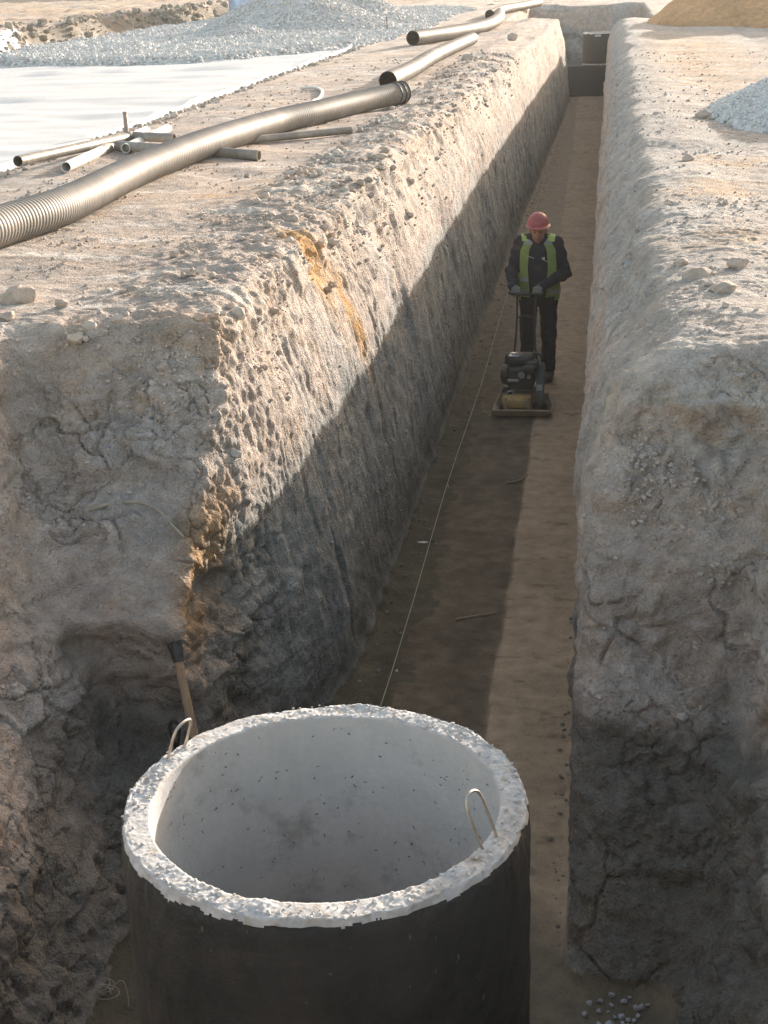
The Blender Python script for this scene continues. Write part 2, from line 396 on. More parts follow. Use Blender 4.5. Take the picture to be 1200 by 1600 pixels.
def displace(V, F, N=None):
    if N is None: N = normals_of(V, F)
    x, y, z = V[:, 0], V[:, 1], V[:, 2]
    floor = sstep(FLOOR+.12, FLOOR+.05, z)
    flat = sstep(.55, .9, N[:, 2])*(z > -.25)
    slope = (1-flat)*(1-floor)
    trenchwall = sstep(6.6, 7.6, y)*sstep(-.12, -.45, z)*(np.abs(N[:, 0]) > .5)
    d = np.zeros(len(V), np.float32)
    # clods on lips and slumped faces
    f1, f2 = worley(V*np.array([5.5, 5.5, 6.5])+.35*fbm(V*3, 2)[:, None])
    mask = sstep(-.25, .35, fbm(V*1.3+50, 2))
    d += slope*(1-.9*trenchwall)*(.034*(np.minimum(f2-f1, .45)/.45)-.016)*(.1+.9*mask)
    lwall = sstep(-1.2, -1.4, x)*sstep(7.2, 8, y)
    d *= 1-.8*lwall
    lip = sstep(-.5, -.05, z)*sstep(1.3, .2, np.abs(x+2.0))*sstep(6.9, 7.3, y)
    d += lip*.06*(.45-np.minimum(f1, .45))+lip*.02*fbm(V*9+70, 3)
    f1, f2 = worley(V*np.array([13., 13., 14.])+.35*fbm(V*6, 2)[:, None])
    m2 = sstep(-.1, .4, fbm(V*1.9+90, 2))
    d += (1-floor)*(1-.8*trenchwall)*(1-.75*lwall)*(.018*(np.minimum(f2-f1, .4)/.4)-.009)*(.15+.85*m2)*(1-.6*flat)
    d += (1-floor)*(.016*fbm(V*7, 3))*(1-.7*flat)*(1-.5*lwall)
    d += flat*(.006*np.abs(fbm(V*np.array([2.5, 5, 3])+5, 3)))
    d *= 1-.75*(sstep(.2, .05, x)*(x > -.5)*(y > 4.7)*sstep(-.3, -.5, z))
    # bucket teeth flutes on the cut wall
    wy = .30*fbm(V*1.3+33, 2); amp = np.clip(.55+1.1*fbm(V*.9+63, 2), .1, 1.5)
    P = np.stack([x*2, (y+wy)*4.2+.4*z, z*.6], 1)
    fl = fbm(P, 3, .6)
    d += trenchwall*(.034*fl)*amp
    P = np.stack([x*2, y*15+1.*z, z*1.3], 1)
    d += trenchwall*.018*fbm(P, 2)*amp
    P = np.stack([x*3, y*34+1.*z, z*2.2], 1)
    d += trenchwall*.007*fbm(P, 2)*(y < 16)
    d += trenchwall*.012*fbm(V*4.2+3, 3)
    d += lwall*slope*(1-trenchwall)*.034*fbm(np.stack([x*3, (y+wy)*3.2+1.5*z, z*3.4-y*.6], 1), 4)
    # floor: trowelled sand strip and rough soil
    edge = np.interp(y, [4, 7.6, 15, 30, 48], [-.62, -.62, -.64, -.80, -.98])+.03*fbm(np.stack([x*0, y*1.2, 0*x], 1), 3)
    s = sstep(edge-.02, edge+.02, x)
    d += floor*((1-s)*(.014*fbm(V*np.array([3, 6, 3]), 3)+.004)+s*(.012+.002*fbm(V*3, 2)))
    # drying cracks in patches of the slumped faces
    wp = V*2.6+.30*np.stack([fbm(V*4+k*9, 2) for k in (1, 2, 3)], 1)
    f1, f2 = worley(wp); cm = sstep(.0, .35, fbm(V*1.1+140, 2))
    d -= slope*(1-.7*trenchwall)*(1-lwall)*.034*cm*sstep(.045, .0, f2-f1)
    wp = V*6.5+.30*np.stack([fbm(V*8+k*9, 2) for k in (1, 2, 3)], 1)
    f1, f2 = worley(wp); cm = sstep(.05, .35, fbm(V*1.7+190, 2))
    d -= slope*(1-.7*trenchwall)*(1-lwall)*.02*cm*sstep(.07, .0, f2-f1)
    # coarse lumps and horizontal ledges of the slumped faces
    near = sstep(8.5, 7.0, y)*slope*(1-trenchwall)
    d += near*(.035*fbm(V*np.array([1.6, 1.6, 4.5])+12, 3)+.02*fbm(V*np.array([5, 5, 11.]), 2))
    g = fbm(V*14+4, 2); d += (1-floor)*(.006+.006*slope)*(1-.4*lwall)*g
    return V+N*d[:, None], N
N0 = normals_of(Vn, Qn)
fine = (Vn[Qn].mean(1)[:, 1] < 11.0) & (Vn[Qn].mean(1)[:, 1] > 2.6) & (Vn[Qn].mean(1)[:, 2] > FLOOR+.08)
def split_fine():
    used = np.unique(Qn[fine]); mp = np.full(len(Vn), -1); mp[used] = np.arange(len(used))
    W = np.concatenate([Vn[used], N0[used]], 1); q = mp[Qn[fine]]
    W, q = subdivide(W, q)
    N = W[:, 3:]; return W[:, :3], q, N/np.linalg.norm(N, axis=1)[:, None]
Vh, Qh, Nh = split_fine()
Qc = Qn[~fine]
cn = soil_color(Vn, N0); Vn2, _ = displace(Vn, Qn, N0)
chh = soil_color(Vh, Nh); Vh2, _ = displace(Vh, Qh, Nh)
cf = soil_color(Vf, normals_of(Vf, Qf)); Vf2, _ = displace(Vf, Qf)
# coarse and fine pieces share one ground mesh
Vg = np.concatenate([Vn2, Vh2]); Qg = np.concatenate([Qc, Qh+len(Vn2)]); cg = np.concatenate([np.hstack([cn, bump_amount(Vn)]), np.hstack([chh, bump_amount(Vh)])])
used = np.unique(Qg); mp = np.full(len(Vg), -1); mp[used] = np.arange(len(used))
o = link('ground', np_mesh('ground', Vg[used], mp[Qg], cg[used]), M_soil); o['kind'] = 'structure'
o2 = link('ground', np_mesh('ground_far', Vf2, Qf, np.hstack([cf, bump_amount(Vf)])), M_soil); o2['kind'] = 'structure'

def outer_ground():
    xs = np.concatenate([-np.geomspace(400, 34, 24), np.arange(-33, -5.15, .16), np.arange(-5.2, 2.5, .3), np.arange(2.5, 26, .2), np.geomspace(27, 400, 24)])
    ys = [-300., -120, -50, -20, -8, -4, -2, 0]
    ys = ys+list(np.arange(.4, 10, .3))
    y = 10.
    while y < 130: ys.append(y); y += max(.14, .0085*y)
    ys += list(np.geomspace(132, 900, 30)); ys = np.array(ys)
    XX, YY = np.meshgrid(xs, ys, indexing='ij'); x = XX.ravel(); y = YY.ravel()
    h = ground_h(x, y)
    P = np.stack([x, y, h], 1)
    inside = (x > -5.25) & (x < 2.65) & (y > .5) & (y < 65.6)
    sc = (x < -13.2)*(y > 20); h = h+sc*(.10*fbm(P*1.5+3, 3)+.05*fbm(P*4., 2))
    h = h+.016*fbm(P*7, 3)*.55+.006*np.abs(fbm(P*np.array([2.5, 5, 3])+5, 3))
    h = np.where((x > -5.38) & (x < 2.98) & (y > .4) & (y < 65.9), h-.03, h)
    P[:, 2] = h
    nx, ny = len(xs), len(ys); I = np.arange(nx*ny).reshape(nx, ny)
    q = np.stack([I[:-1, :-1], I[1:, :-1], I[1:, 1:], I[:-1, 1:]], -1).reshape(-1, 4)
    q = q[~inside[q].any(1)]
    c = soil_color(P, np.tile([0, 0, 1.], (len(P), 1)))
    # far left bank: dark scarp, ochre top
    n = fbm(P*.3, 3)
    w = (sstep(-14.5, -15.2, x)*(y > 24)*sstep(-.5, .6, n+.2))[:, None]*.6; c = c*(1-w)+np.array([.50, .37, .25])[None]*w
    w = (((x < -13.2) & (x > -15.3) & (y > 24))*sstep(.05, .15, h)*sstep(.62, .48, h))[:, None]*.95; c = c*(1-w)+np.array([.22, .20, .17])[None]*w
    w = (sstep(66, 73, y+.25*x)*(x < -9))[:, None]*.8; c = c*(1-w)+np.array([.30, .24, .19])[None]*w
    return P, q, c
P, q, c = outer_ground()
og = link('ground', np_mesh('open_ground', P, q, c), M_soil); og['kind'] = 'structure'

def gz(x, y):
    x = np.atleast_1d(np.asarray(x, float)); y = np.atleast_1d(np.asarray(y, float))
    P = np.stack([x, y, 0*x], 1)
    return ground_h(x, y)+.006*np.abs(fbm(P*np.array([2.5, 5, 3])+5, 3))+.004
def gz1(x, y): return float(gz(x, y)[0])

# ------------------------------------------------------------------ rocks (shared shapes)
def ico(sub):
    bm = bmesh.new(); bmesh.ops.create_icosphere(bm, subdivisions=sub, radius=1)
    v = np.array([w.co[:] for w in bm.verts]); f = np.array([[w.index for w in g.verts] for g in bm.faces]); bm.free(); return v, f
def rock_shape(sub, seed, cut=5, squash=(1, .8, .65), rough=.12):
    r = np.random.default_rng(seed); v, f = ico(sub)
    for _ in range(cut):                                  # facets: clip by planes
        n = r.normal(size=3); n /= np.linalg.norm(n); d = .55+.3*r.random()
        t = v@n; over = t > d; v[over] -= np.outer(t[over]-d, n)
    v = v*(1+rough*fbm((v*1.7+seed*3.1).astype(np.float32), 2)[:, None])*np.array(squash)
    return v, f
def scatter(name, pos, size, shapes, mat_, cols=None, flat=True):
    """many small stones in one mesh"""
    n = len(pos); VV = []; FF = []; CC = []; off = 0
    for s, (v, f) in enumerate(shapes):
        idx = np.arange(s, n, len(shapes)); k = len(idx)
        if not k: continue
        a = rng.random((k, 3))*2*np.pi
        ca, sa = np.cos(a), np.sin(a)
        Rz = np.zeros((k, 3, 3)); Rz[:, 0, 0] = ca[:, 0]; Rz[:, 0, 1] = -sa[:, 0]; Rz[:, 1, 0] = sa[:, 0]; Rz[:, 1, 1] = ca[:, 0]; Rz[:, 2, 2] = 1
        Rx = np.zeros((k, 3, 3)); Rx[:, 0, 0] = 1; Rx[:, 1, 1] = ca[:, 1]; Rx[:, 1, 2] = -sa[:, 1]; Rx[:, 2, 1] = sa[:, 1]; Rx[:, 2, 2] = ca[:, 1]
        M = Rz@Rx
        w = np.einsum('kij,vj->kvi', M, v)*size[idx][:, None, None]+pos[idx][:, None, :]
        VV.append(w.reshape(-1, 3)); FF.append((f[None]+(np.arange(k)*len(v))[:, None, None]+off).reshape(-1, 3)); off += k*len(v)
        if cols is not None: CC.append(np.repeat(cols[idx], len(v), axis=0))
    me = np_mesh(name, np.concatenate(VV), np.concatenate(FF), np.concatenate(CC) if cols is not None else None, smooth=not flat)
    return link(name, me, mat_)
small = [rock_shape(1, s, 4) for s in range(6)]
tiny = []
for s in range(5):
    r = np.random.default_rng(s+60)
    v = np.array([[1, 0, 0], [-1, 0, 0], [0, 1, 0], [0, -1, 0], [0, 0, 1], [0, 0, -1]])*(.6+.6*r.random((6, 1)))+r.normal(size=(6, 3))*.15
    f = np.array([[0, 2, 4], [2, 1, 4], [1, 3, 4], [3, 0, 4], [2, 0, 5], [1, 2, 5], [3, 1, 5], [0, 3, 5]]); tiny.append((v, f))

# crumbs of dry soil over the banks and slopes
fc = Vn2[Qn].mean(1); fn = normals_of(Vn2, Qn)[Qn[:, 0]]
ea = np.linalg.norm(np.cross(Vn2[Qn[:, 1]]-Vn2[Qn[:, 0]], Vn2[Qn[:, 3]]-Vn2[Qn[:, 0]]), axis=1)
clump = np.clip(.15+fbm(fc*1.6+20, 3)*1.5, .02, 2)
wgt = ea*clump*(fn[:, 2] > .35)*(fc[:, 2] > FLOOR+.12)/(np.maximum(fc[:, 1], 4)**1.0)
wgt *= 1+2.5*sstep(-.5, -.1, fc[:, 2])*sstep(.9, .2, np.abs(fc[:, 0]+2.1))*1.6
wgt *= np.where((fc[:, 2] < -.3), 1.1, 1.2)
wgt[(fc[:, 0] > 1.6) | (fc[:, 0] < -5.2)] *= .2
wgt /= wgt.sum(); pick = rng.choice(len(fc), 15000, p=wgt)
sz = .005+.011*rng.random(15000)**3.5*(1+fc[pick, 1]/22)
sz[:500] *= 2.1
lipw = (fn[:, 2] > .45)*(fc[:, 0] > -2.75)*(fc[:, 0] < -1.75)*(fc[:, 1] > 7.2)*(fc[:, 1] < 40)*(fc[:, 2] > -.45)*ea*np.clip(.1+fbm(fc*2.1+60, 2)*2, 0, 2)/np.maximum(fc[:, 1], 6)
pick[500:900] = rng.choice(len(fc), 400, p=lipw/lipw.sum()); sz[500:900] = .022+.035*rng.random(400)**2.2
cc = np.clip(cn[Qn[pick, 0]]*.9*(.9+.2*rng.random((15000, 1))), 0, .8)
tag(scatter('soil_crumbs', fc[pick]+fn[pick]*sz[:, None]*.3, sz, small, M_stone, cc), kind='stuff')['label'] = 'loose crumbs of dry clay strewn over the banks and slopes'

# ------------------------------------------------------------------ shape helpers
def xf(loc=(0, 0, 0), rot=(0, 0, 0)): return Matrix.Translation(loc) @ Euler(rot).to_matrix().to_4x4()
def add_box(bm, size, loc=(0, 0, 0), rot=(0, 0, 0), bevel=.0, seg=2):
    r = bmesh.ops.create_cube(bm, size=1); vs = r['verts']
    bmesh.ops.scale(bm, vec=size, verts=vs)
    if bevel:
        es = list({e for v in vs for e in v.link_edges})
        g = bmesh.ops.bevel(bm, geom=es, offset=bevel, segments=seg, affect='EDGES', profile=.5)
        vs = [v for v in g['verts']]
        vs = list({v for v in vs} | {v for f in g['faces'] for v in f.verts})
        # collect the whole island
        st = list(vs); seen = set(vs)
        while st:
            v = st.pop()
            for e in v.link_edges:
                w = e.other_vert(v)
                if w not in seen: seen.add(w); st.append(w)
        vs = list(seen)
    bmesh.ops.transform(bm, matrix=xf(loc, rot), verts=vs)
    return vs
def add_cyl(bm, p0, p1, r0, r1=None, seg=20, cap=True):
    p0, p1 = Vector(p0), Vector(p1); d = p1-p0; r1 = r0 if r1 is None else r1
    m = Matrix.Translation((p0+p1)/2) @ d.to_track_quat('Z', 'Y').to_matrix().to_4x4()
    return bmesh.ops.create_cone(bm, cap_ends=cap, segments=seg, radius1=r0, radius2=r1, depth=d.length, matrix=m)['verts']
def smooth_path(pts, step):
    pts = [Vector(p) for p in pts]; ext = [pts[0]*2-pts[1]]+pts+[pts[-1]*2-pts[-2]]; out = []
    for i in range(1, len(ext)-2):
        a, b, c, d = ext[i-1:i+3]; n = max(1, int((c-b).length/step))
        for k in range(n):
            t = k/n
            out.append(.5*((2*b)+(-a+c)*t+(2*a-5*b+4*c-d)*t*t+(-a+3*b-3*c+d)*t**3))
    out.append(pts[-1]); return out
def tube(bm, pts, rad, seg=12, inner=None, caps=True):
    """sweep a circle along points; rad float or list; inner: radius of the bore for an open pipe"""
    n = len(pts); rad = rad if isinstance(rad, (list, tuple)) else [rad]*n
    up = Vector((0, 0, 1)); rings = []
    t0 = (pts[1]-pts[0]).normalized(); u = up.cross(t0)
    if u.length < 1e-3: u = Vector((1, 0, 0))
    u.normalize()
    def ring(p, t, r):
        nonlocal u
        u = (u-t*u.dot(t)).normalized(); w = t.cross(u)
        return [bm.verts.new(p+(u*math.cos(a)+w*math.sin(a))*r) for a in [2*math.pi*k/seg for k in range(seg)]]
    def join(A, B):
        for k in range(seg): bm.faces.new((A[k], A[(k+1) % seg], B[(k+1) % seg], B[k]))
    for i, p in enumerate(pts):
        t = (pts[min(i+1, n-1)]-pts[max(i-1, 0)]).normalized()
        rings.append(ring(p, t, rad[i]))
    for i in range(n-1): join(rings[i], rings[i+1])
    if inner:
        ins = []
        u = up.cross(t0).normalized() if up.cross(t0).length > 1e-3 else Vector((1, 0, 0))
        m = min(n-1, n)
        for i in range(0, n, max(1, n//40)):
            t = (pts[min(i+1, n-1)]-pts[max(i-1, 0)]).normalized(); ins.append(ring(pts[i], t, inner))
        t = (pts[-1]-pts[-2]).normalized()
        ins.append(ring(pts[-1], t, inner))
        for i in range(len(ins)-1): join(ins[i], ins[i+1])
        join(rings[0], ins[0]); join(rings[-1], ins[-1])
    elif caps:
        bm.faces.new(rings[0][::-1]); bm.faces.new(rings[-1])
# field bodies: capsules and ellipsoids blended into one skin
def capsule(P, a, b, ra, rb):
    a = np.array(a); b = np.array(b); ab = b-a; t = np.clip(((P-a)@ab)/(ab@ab), 0, 1)
    return np.linalg.norm(P-a-t[:, None]*ab, axis=1)-(ra+(rb-ra)*t)
def ellip(P, c, r, rot=None):
    Q_ = P-np.array(c)
    if rot is not None: Q_ = Q_@np.array(Euler(rot).to_matrix())
    r = np.array(r); k0 = np.linalg.norm(Q_/r, axis=1); k1 = np.linalg.norm(Q_/(r*r), axis=1)+1e-9
    return k0*(k0-1)/k1
def field_mesh(name, fn, lo, hi, res, mats, parent, colfn=None, smooth=True):
    ax = [np.arange(lo[i], hi[i]+res, res) for i in range(3)]
    G = np.meshgrid(*ax, indexing='ij'); P = np.stack([g.ravel() for g in G], 1)
    F = fn(P).reshape(G[0].shape).astype(np.float32)
    V_, Q_ = surfnet(F, *ax)
    V_ = relax(V_, Q_, 1, .4)
    cols = colfn(V_) if colfn else None
    return link(name, np_mesh(name, V_, Q_, cols, smooth), mats, parent)

# ------------------------------------------------------------------ more materials
M_conc = mat('concrete', (.47, .46, .45), .85, spec=.3, var=.07, vscale=6., bump=.004, bscale=40., dust=(.27, .255, .24), dustamt=.1)
M_rim = mat('broken_concrete', (0, 0, 0), .92, spec=.25, attr='col', var=.07, vscale=40., bump=.004, bscale=90.)
M_bit = mat('bitumen_coat', (.020, .024, .023), .6, spec=.3, var=.5, vscale=5., bump=.010, bscale=28., dust=(.050, .046, .042), dustamt=.6, rvar=.12)
def flecks(m):
    nt = m.node_tree; N = nt.nodes; L = nt.links; b = N['Principled BSDF']; src = b.inputs['Base Color'].links[0].from_socket
    tc = N.new('ShaderNodeTexCoord'); mp = N.new('ShaderNodeMapping'); mp.inputs['Scale'].default_value = (1, 1, .45); L.new(tc.outputs['Object'], mp.inputs[0])
    n = N.new('ShaderNodeTexNoise'); n.inputs['Scale'].default_value = 55; n.inputs['Detail'].default_value = 3; L.new(mp.outputs[0], n.inputs['Vector'])
    r = N.new('ShaderNodeMapRange'); r.inputs[1].default_value = .70; r.inputs[2].default_value = .76; r.inputs[4].default_value = .7; L.new(n.outputs[0], r.inputs[0])
    x = N.new('ShaderNodeMix'); x.data_type = 'RGBA'; L.new(r.outputs[0], x.inputs[0]); L.new(src, x.inputs[6]); x.inputs[7].default_value = (.20, .20, .19, 1)
    L.new(x.outputs[2], b.inputs['Base Color'])
flecks(M_bit)
M_steel = mat('bare_steel', (.50, .44, .38), .42, metal=.85, var=.2, vscale=40., rvar=.1)
M_pipe = mat('grey_brown_pipe', (.13, .128, .123), .6, spec=.34, var=.15, vscale=3., dust=(.20, .185, .17), dustamt=.5, rvar=.08)
M_pipe_in = mat('black_pipe_plastic', (.015, .015, .015), .5)
M_seal = mat('black_rubber_seal', (.02, .02, .02), .5)
M_pvcg = mat('grey_pipe_plastic', (.23, .20, .175), .45, var=.12, vscale=9., dust=(.35, .30, .25), dustamt=.5)
M_pvcd = mat('dark_pipe_plastic', (.12, .11, .10), .5, var=.15, vscale=9., dust=(.3, .26, .22), dustamt=.4)
M_pvcw = mat('white_pipe_plastic', (.72, .70, .65), .4, var=.05, vscale=8.)
M_fab = mat('white_geotextile', (.54, .55, .56), .9, spec=.2, var=.03, vscale=2., bump=.004, bscale=50.)
M_blue = mat('pale_blue_sheet', (.28, .36, .47), .6, var=.05, vscale=1.)
M_wood = mat('worn_wood', (.30, .20, .12), .7, var=.2, vscale=18., bump=.002, bscale=80.)
M_dark = mat('dark_iron', (.035, .037, .035), .5, metal=.5, var=.3, vscale=30.)
M_root = mat('pale_root', (.33, .28, .22), .85, var=.2, vscale=30.)
M_string = mat('string', (.38, .35, .25), .8)
M_white = mat('white_scrap', (.7, .69, .66), .7)
M_skin = mat('skin', (0, 0, 0), .55, spec=.35, attr='col')
M_jack = mat('navy_cloth', (.020, .024, .032), .9, spec=.15, var=.25, vscale=9., bump=.012, bscale=9., dust=(.05, .05, .05), dustamt=.2)
M_trou = mat('black_cloth', (.013, .015, .019), .9, spec=.15, var=.25, vscale=9., bump=.012, bscale=8., dust=(.04, .04, .038), dustamt=.2)
M_vest = mat('yellow_green_fabric', (.36, .48, .16), .75, spec=.2, var=.08, vscale=12., bump=.008, bscale=14.)
M_refl = mat('grey_reflective_tape', (.48, .49, .47), .5, var=.08, vscale=20.)
M_glove = mat('grey_glove', (.13, .135, .12), .9, var=.15, vscale=30., bump=.002, bscale=90.)
M_helm = mat('pink_red_helmet', (.60, .17, .17), .38, spec=.5, var=.05, vscale=9., rvar=.08)
M_boot = mat('black_boot', (.02, .019, .018), .6, var=.2, vscale=20.)
M_eng = mat('black_engine', (.022, .024, .024), .45, spec=.5, var=.3, vscale=15., dust=(.08, .07, .055), dustamt=.3, rvar=.1)
M_engm = mat('engine_metal', (.33, .34, .34), .4, metal=.7, var=.2, vscale=30.)
M_yel = mat('dusty_yellow_paint', (.42, .27, .09), .6, var=.12, vscale=12., dust=(.25, .19, .12), dustamt=.5)
M_plate = mat('dusty_plate_steel', (.36, .30, .20), .6, var=.12, vscale=8., dust=(.30, .23, .16), dustamt=.5)

# ------------------------------------------------------------------ concrete manholes
def rough_ring(name, zt, zb, ro, ri, parent, chip=True, seed=0, nseg=760, mats=None):
    """one concrete ring with a broken-aggregate top; material 0 inner concrete, 1 rim, 2 coating"""
    prof = []
    prof += [(ri, zb+(zt-zb)*t, 0) for t in np.linspace(0, .93, 24)]
    prof += [(ri, zt-.045+.045*t, 0) for t in np.linspace(0, .85, 6)]
    prof += [(ri+(ro-ri)*t, zt, 1) for t in np.linspace(0.02, .98, 16)]
    prof += [(ro, zt-.003-.10*t, 2) for t in np.linspace(0, 1, 18)]
    prof += [(ro, zt-.10-(zt-zb-.10)*t, 2) for t in np.linspace(.04, 1, 26)]
    pr = np.array(prof); m = len(pr)
    a = np.arange(nseg)*2*np.pi/nseg
    rr = pr[None, :, 0]+0*a[:, None]; zz = pr[None, :, 1]+0*a[:, None]
    x = (rr*np.cos(a)[:, None]).ravel(); y = (rr*np.sin(a)[:, None]).ravel(); z = zz.ravel()
    P = np.stack([x, y, z], 1).astype(np.float32); zn = np.tile(pr[:, 2], nseg)
    P0 = P+seed*7.7
    rad = np.stack([np.cos(np.repeat(a, m)), np.sin(np.repeat(a, m)), 0*x], 1)
    top = sstep(zt-.03, zt-.002, z)*(zn > 0)+(zn == 1)
    top = np.clip(top, 0, 1)
    f1, f2 = worley(P0*62); g1, g2 = worley(P0*85)
    lump = (np.minimum(f2-f1, .5)*.009+np.minimum(g2-g1, .5)*.006-.004)+.008*fbm(P0*9, 3)
    P[:, 2] += (lump*top*(.35+.65*sstep(-.25, .1, fbm(P0*2.5, 2))))*(1 if chip else .3)
    # chipped outer edge
    edge = np.exp(-((z-zt)/.03)**2)*(zn >= 1)*sstep(ro-.03, ro, np.hypot(x, y))
    P -= rad*(edge*(.010+.018*np.clip(fbm(P0*11+4, 3), 0, 1)))[:, None]
    out = (zn == 2)
    P += rad*(out*(.0035*fbm(P0*16, 3)))[:, None]
    I = np.arange(nseg*m).reshape(nseg, m); J = np.roll(I, -1, axis=0)
    q = np.stack([I[:, :-1], J[:, :-1], J[:, 1:], I[:, 1:]], -1).reshape(-1, 4)[:, ::-1]
    base = np.array([.52, .50, .48])
    n = fbm(P0*30, 2)
    c = base[None]*(1+.22*n)[:, None]
    c = np.where((np.abs(fbm(P0*24+9, 2)) > .55)[:, None], c*np.array([.8, .76, .70]), c)
    if seed == 1:                                       # rusty mortar smear beside the right loop, cement laitance patches
        w_ = np.exp(-((x-.452)/.03)**2-((y+.262)/.022)**2)[:, None]*.8; c = c*(1-w_)+np.array([.26, .19, .13])*w_
        w_ = (sstep(.15, .5, fbm(P0*6+40, 3))*.35)[:, None]; c = c*(1-w_)+np.array([.40, .35, .31])*w_
    me = np_mesh(name, P, q, np.clip(c, .05, .85))
    o = link(name, me, mats or [M_conc, M_rim, M_bit], parent)
    fm = np.tile(pr[1:, 2], nseg).astype(np.int32)
    # ragged coating limit
    fcz = P[q].mean(1); cr = (fm == 2) & (fcz[:, 2] > zt-.018-.02*np.clip(fbm((fcz*8+seed).astype(np.float32), 3)+.2+.2*fbm((fcz*40+seed).astype(np.float32), 2), 0, 1))
    fm[cr] = 1
    me.polygons.foreach_set('material_index', fm); me.polygons.foreach_set('use_smooth', np.ones(len(fm), bool))
    return o
def loop_bm(base_a, base_b, top, r=.0045):
    A, B, T = Vector(base_a), Vector(base_b), Vector(top)
    d = (B-A)*.5; U = (T-(A+B)/2)
    pts = [A-U*.12, A, A+U*.35-d*.03, A+U*.72-d*.02]
    mid = (A+B)/2+U*.82; w = d*.92; h = U*.18
    for k in range(9):
        t = math.pi*k/8; pts.append(mid-w*math.cos(t)+h*math.sin(t))
    pts += [B+U*.72+d*.02, B+U*.35+d*.05, B, B-U*.12]
    bm = bmesh.new(); tube(bm, smooth_path(pts, .012), r, 8); return bm
mh = empty('concrete_manhole', (-.768, 3.622, FLOOR))
tag(mh, 'large open concrete manhole ring with rough white rim and black bitumen coat in the foreground', 'manhole')
H1 = RIM-FLOOR
up_ring = rough_ring('upper_ring', H1, H1-.90, .585, .5, mh, seed=1)
lo_ring = rough_ring('lower_ring', H1-.905, .0, .58, .5, mh, chip=False, seed=5, nseg=96)
# loose chips of aggregate stuck on the rim belong to the ring's own broken surface
def chips(n, zt, ri, ro, parent):
    a = rng.random(n)*2*np.pi; r = ri+.006+(ro-ri-.014)*rng.random(n); s = .004+.007*rng.random(n)**2.2
    dens = sstep(-.35, .25, fbm(np.stack([np.cos(a)*1.6, np.sin(a)*1.6, 0*a], 1)+3, 2)); k = rng.random(n) < .25+.75*dens
    a, r, s = a[k], r[k], s[k]
    pos = np.stack([r*np.cos(a), r*np.sin(a), zt-.001+.002*rng.random(len(a))], 1)
    col = np.array([.54, .52, .50])[None]*(.88+.2*rng.random((len(a), 1)))
    o = scatter('rim_aggregate', pos, s, small, M_rim, np.clip(col, 0, .85)); o.parent = parent; return o
rc = chips(320, H1+.002, .5, .585, up_ring); rc['kind'] = 'stuff'
def on_rim(u, v): p = at(u, v, z=RIM); return Vector((p.x+.768, p.y-3.622, H1))
a, b = on_rim(753, 1325), on_rim(775, 1305)
ll = obj('lifting_loop', loop_bm(a, b, (-.333+.768, 3.446-3.622, H1+.152)), M_steel, mh)
a, b = on_rim(262, 1187), on_rim(288, 1168)
obj('lifting_loop', loop_bm(a, b, (-1.238+.768, 3.845-3.622, H1+.108)), M_steel, mh)
# pits in the smooth inner wall
def pits(n):
    bm = bmesh.new()
    for _ in range(n):
        a = random.uniform(R(-10), R(190)); z = H1-random.uniform(.03, .85); r = .4985
        L_ = random.uniform(.002, .009)*(1 if random.random() < .9 else 1.7); w = random.uniform(.0012, .0026); tl = random.uniform(-1.2, 1.2)
        c = Vector((r*math.cos(a), r*math.sin(a), z)); t = Vector((-math.sin(a), math.cos(a), 0)); u = Vector((0, 0, 1)); nn = Vector((-math.cos(a), -math.sin(a), 0))
        e1 = t*math.cos(tl)+u*math.sin(tl); e2 = u*math.cos(tl)-t*math.sin(tl)
        vs = [bm.verts.new(c+e1*L_*math.cos(q)*random.uniform(.8, 1.1)+e2*w*math.sin(q)*random.uniform(.7, 1.3)+nn*.0006) for q in [k*math.pi/3 for k in range(6)]]
        bm.faces.new(vs)
    return bm
M_pit = mat('air_hole', (.09, .09, .09), .9)
pit = obj('air_holes', pits(260), M_pit, up_ring); pit['kind'] = 'stuff'

fm_ = empty('concrete_manhole', (-.30, 48.9, FLOOR))
tag(fm_, 'distant black coated manhole of two stacked rings closing the far end of the trench', 'manhole')
M_bit2 = mat('dark_coating', (.020, .022, .022), .75, var=.2, vscale=3.)
rough_ring('upper_ring', 1.87, .97, .585, .5, fm_, seed=8, nseg=96, mats=[M_conc, M_rim, M_bit2])
rough_ring('lower_ring', .95, .0, .60, .5, fm_, chip=False, seed=9, nseg=96, mats=[M_conc, M_rim, M_bit2])
bm = bmesh.new(); add_box(bm, (.19, .012, .05), (-.11, -.588, 1.80), bevel=.003); obj('pale_mark', bm, M_conc, fm_)
# dark panel standing in for the shadow beside the far lower ring
bm = bmesh.new(); add_box(bm, (1.36, .14, .92), (0, 0, .46), bevel=.02)
for v in bm.verts: v.co.y += .006*math.sin(v.co.x*19)
sl = obj('shadow_panel', bm, M_bit2); sl.location = (-.66, 48.25, FLOOR)
tag(sl, 'low dark panel standing in for the shadow across the trench floor at the far manhole', 'panel')

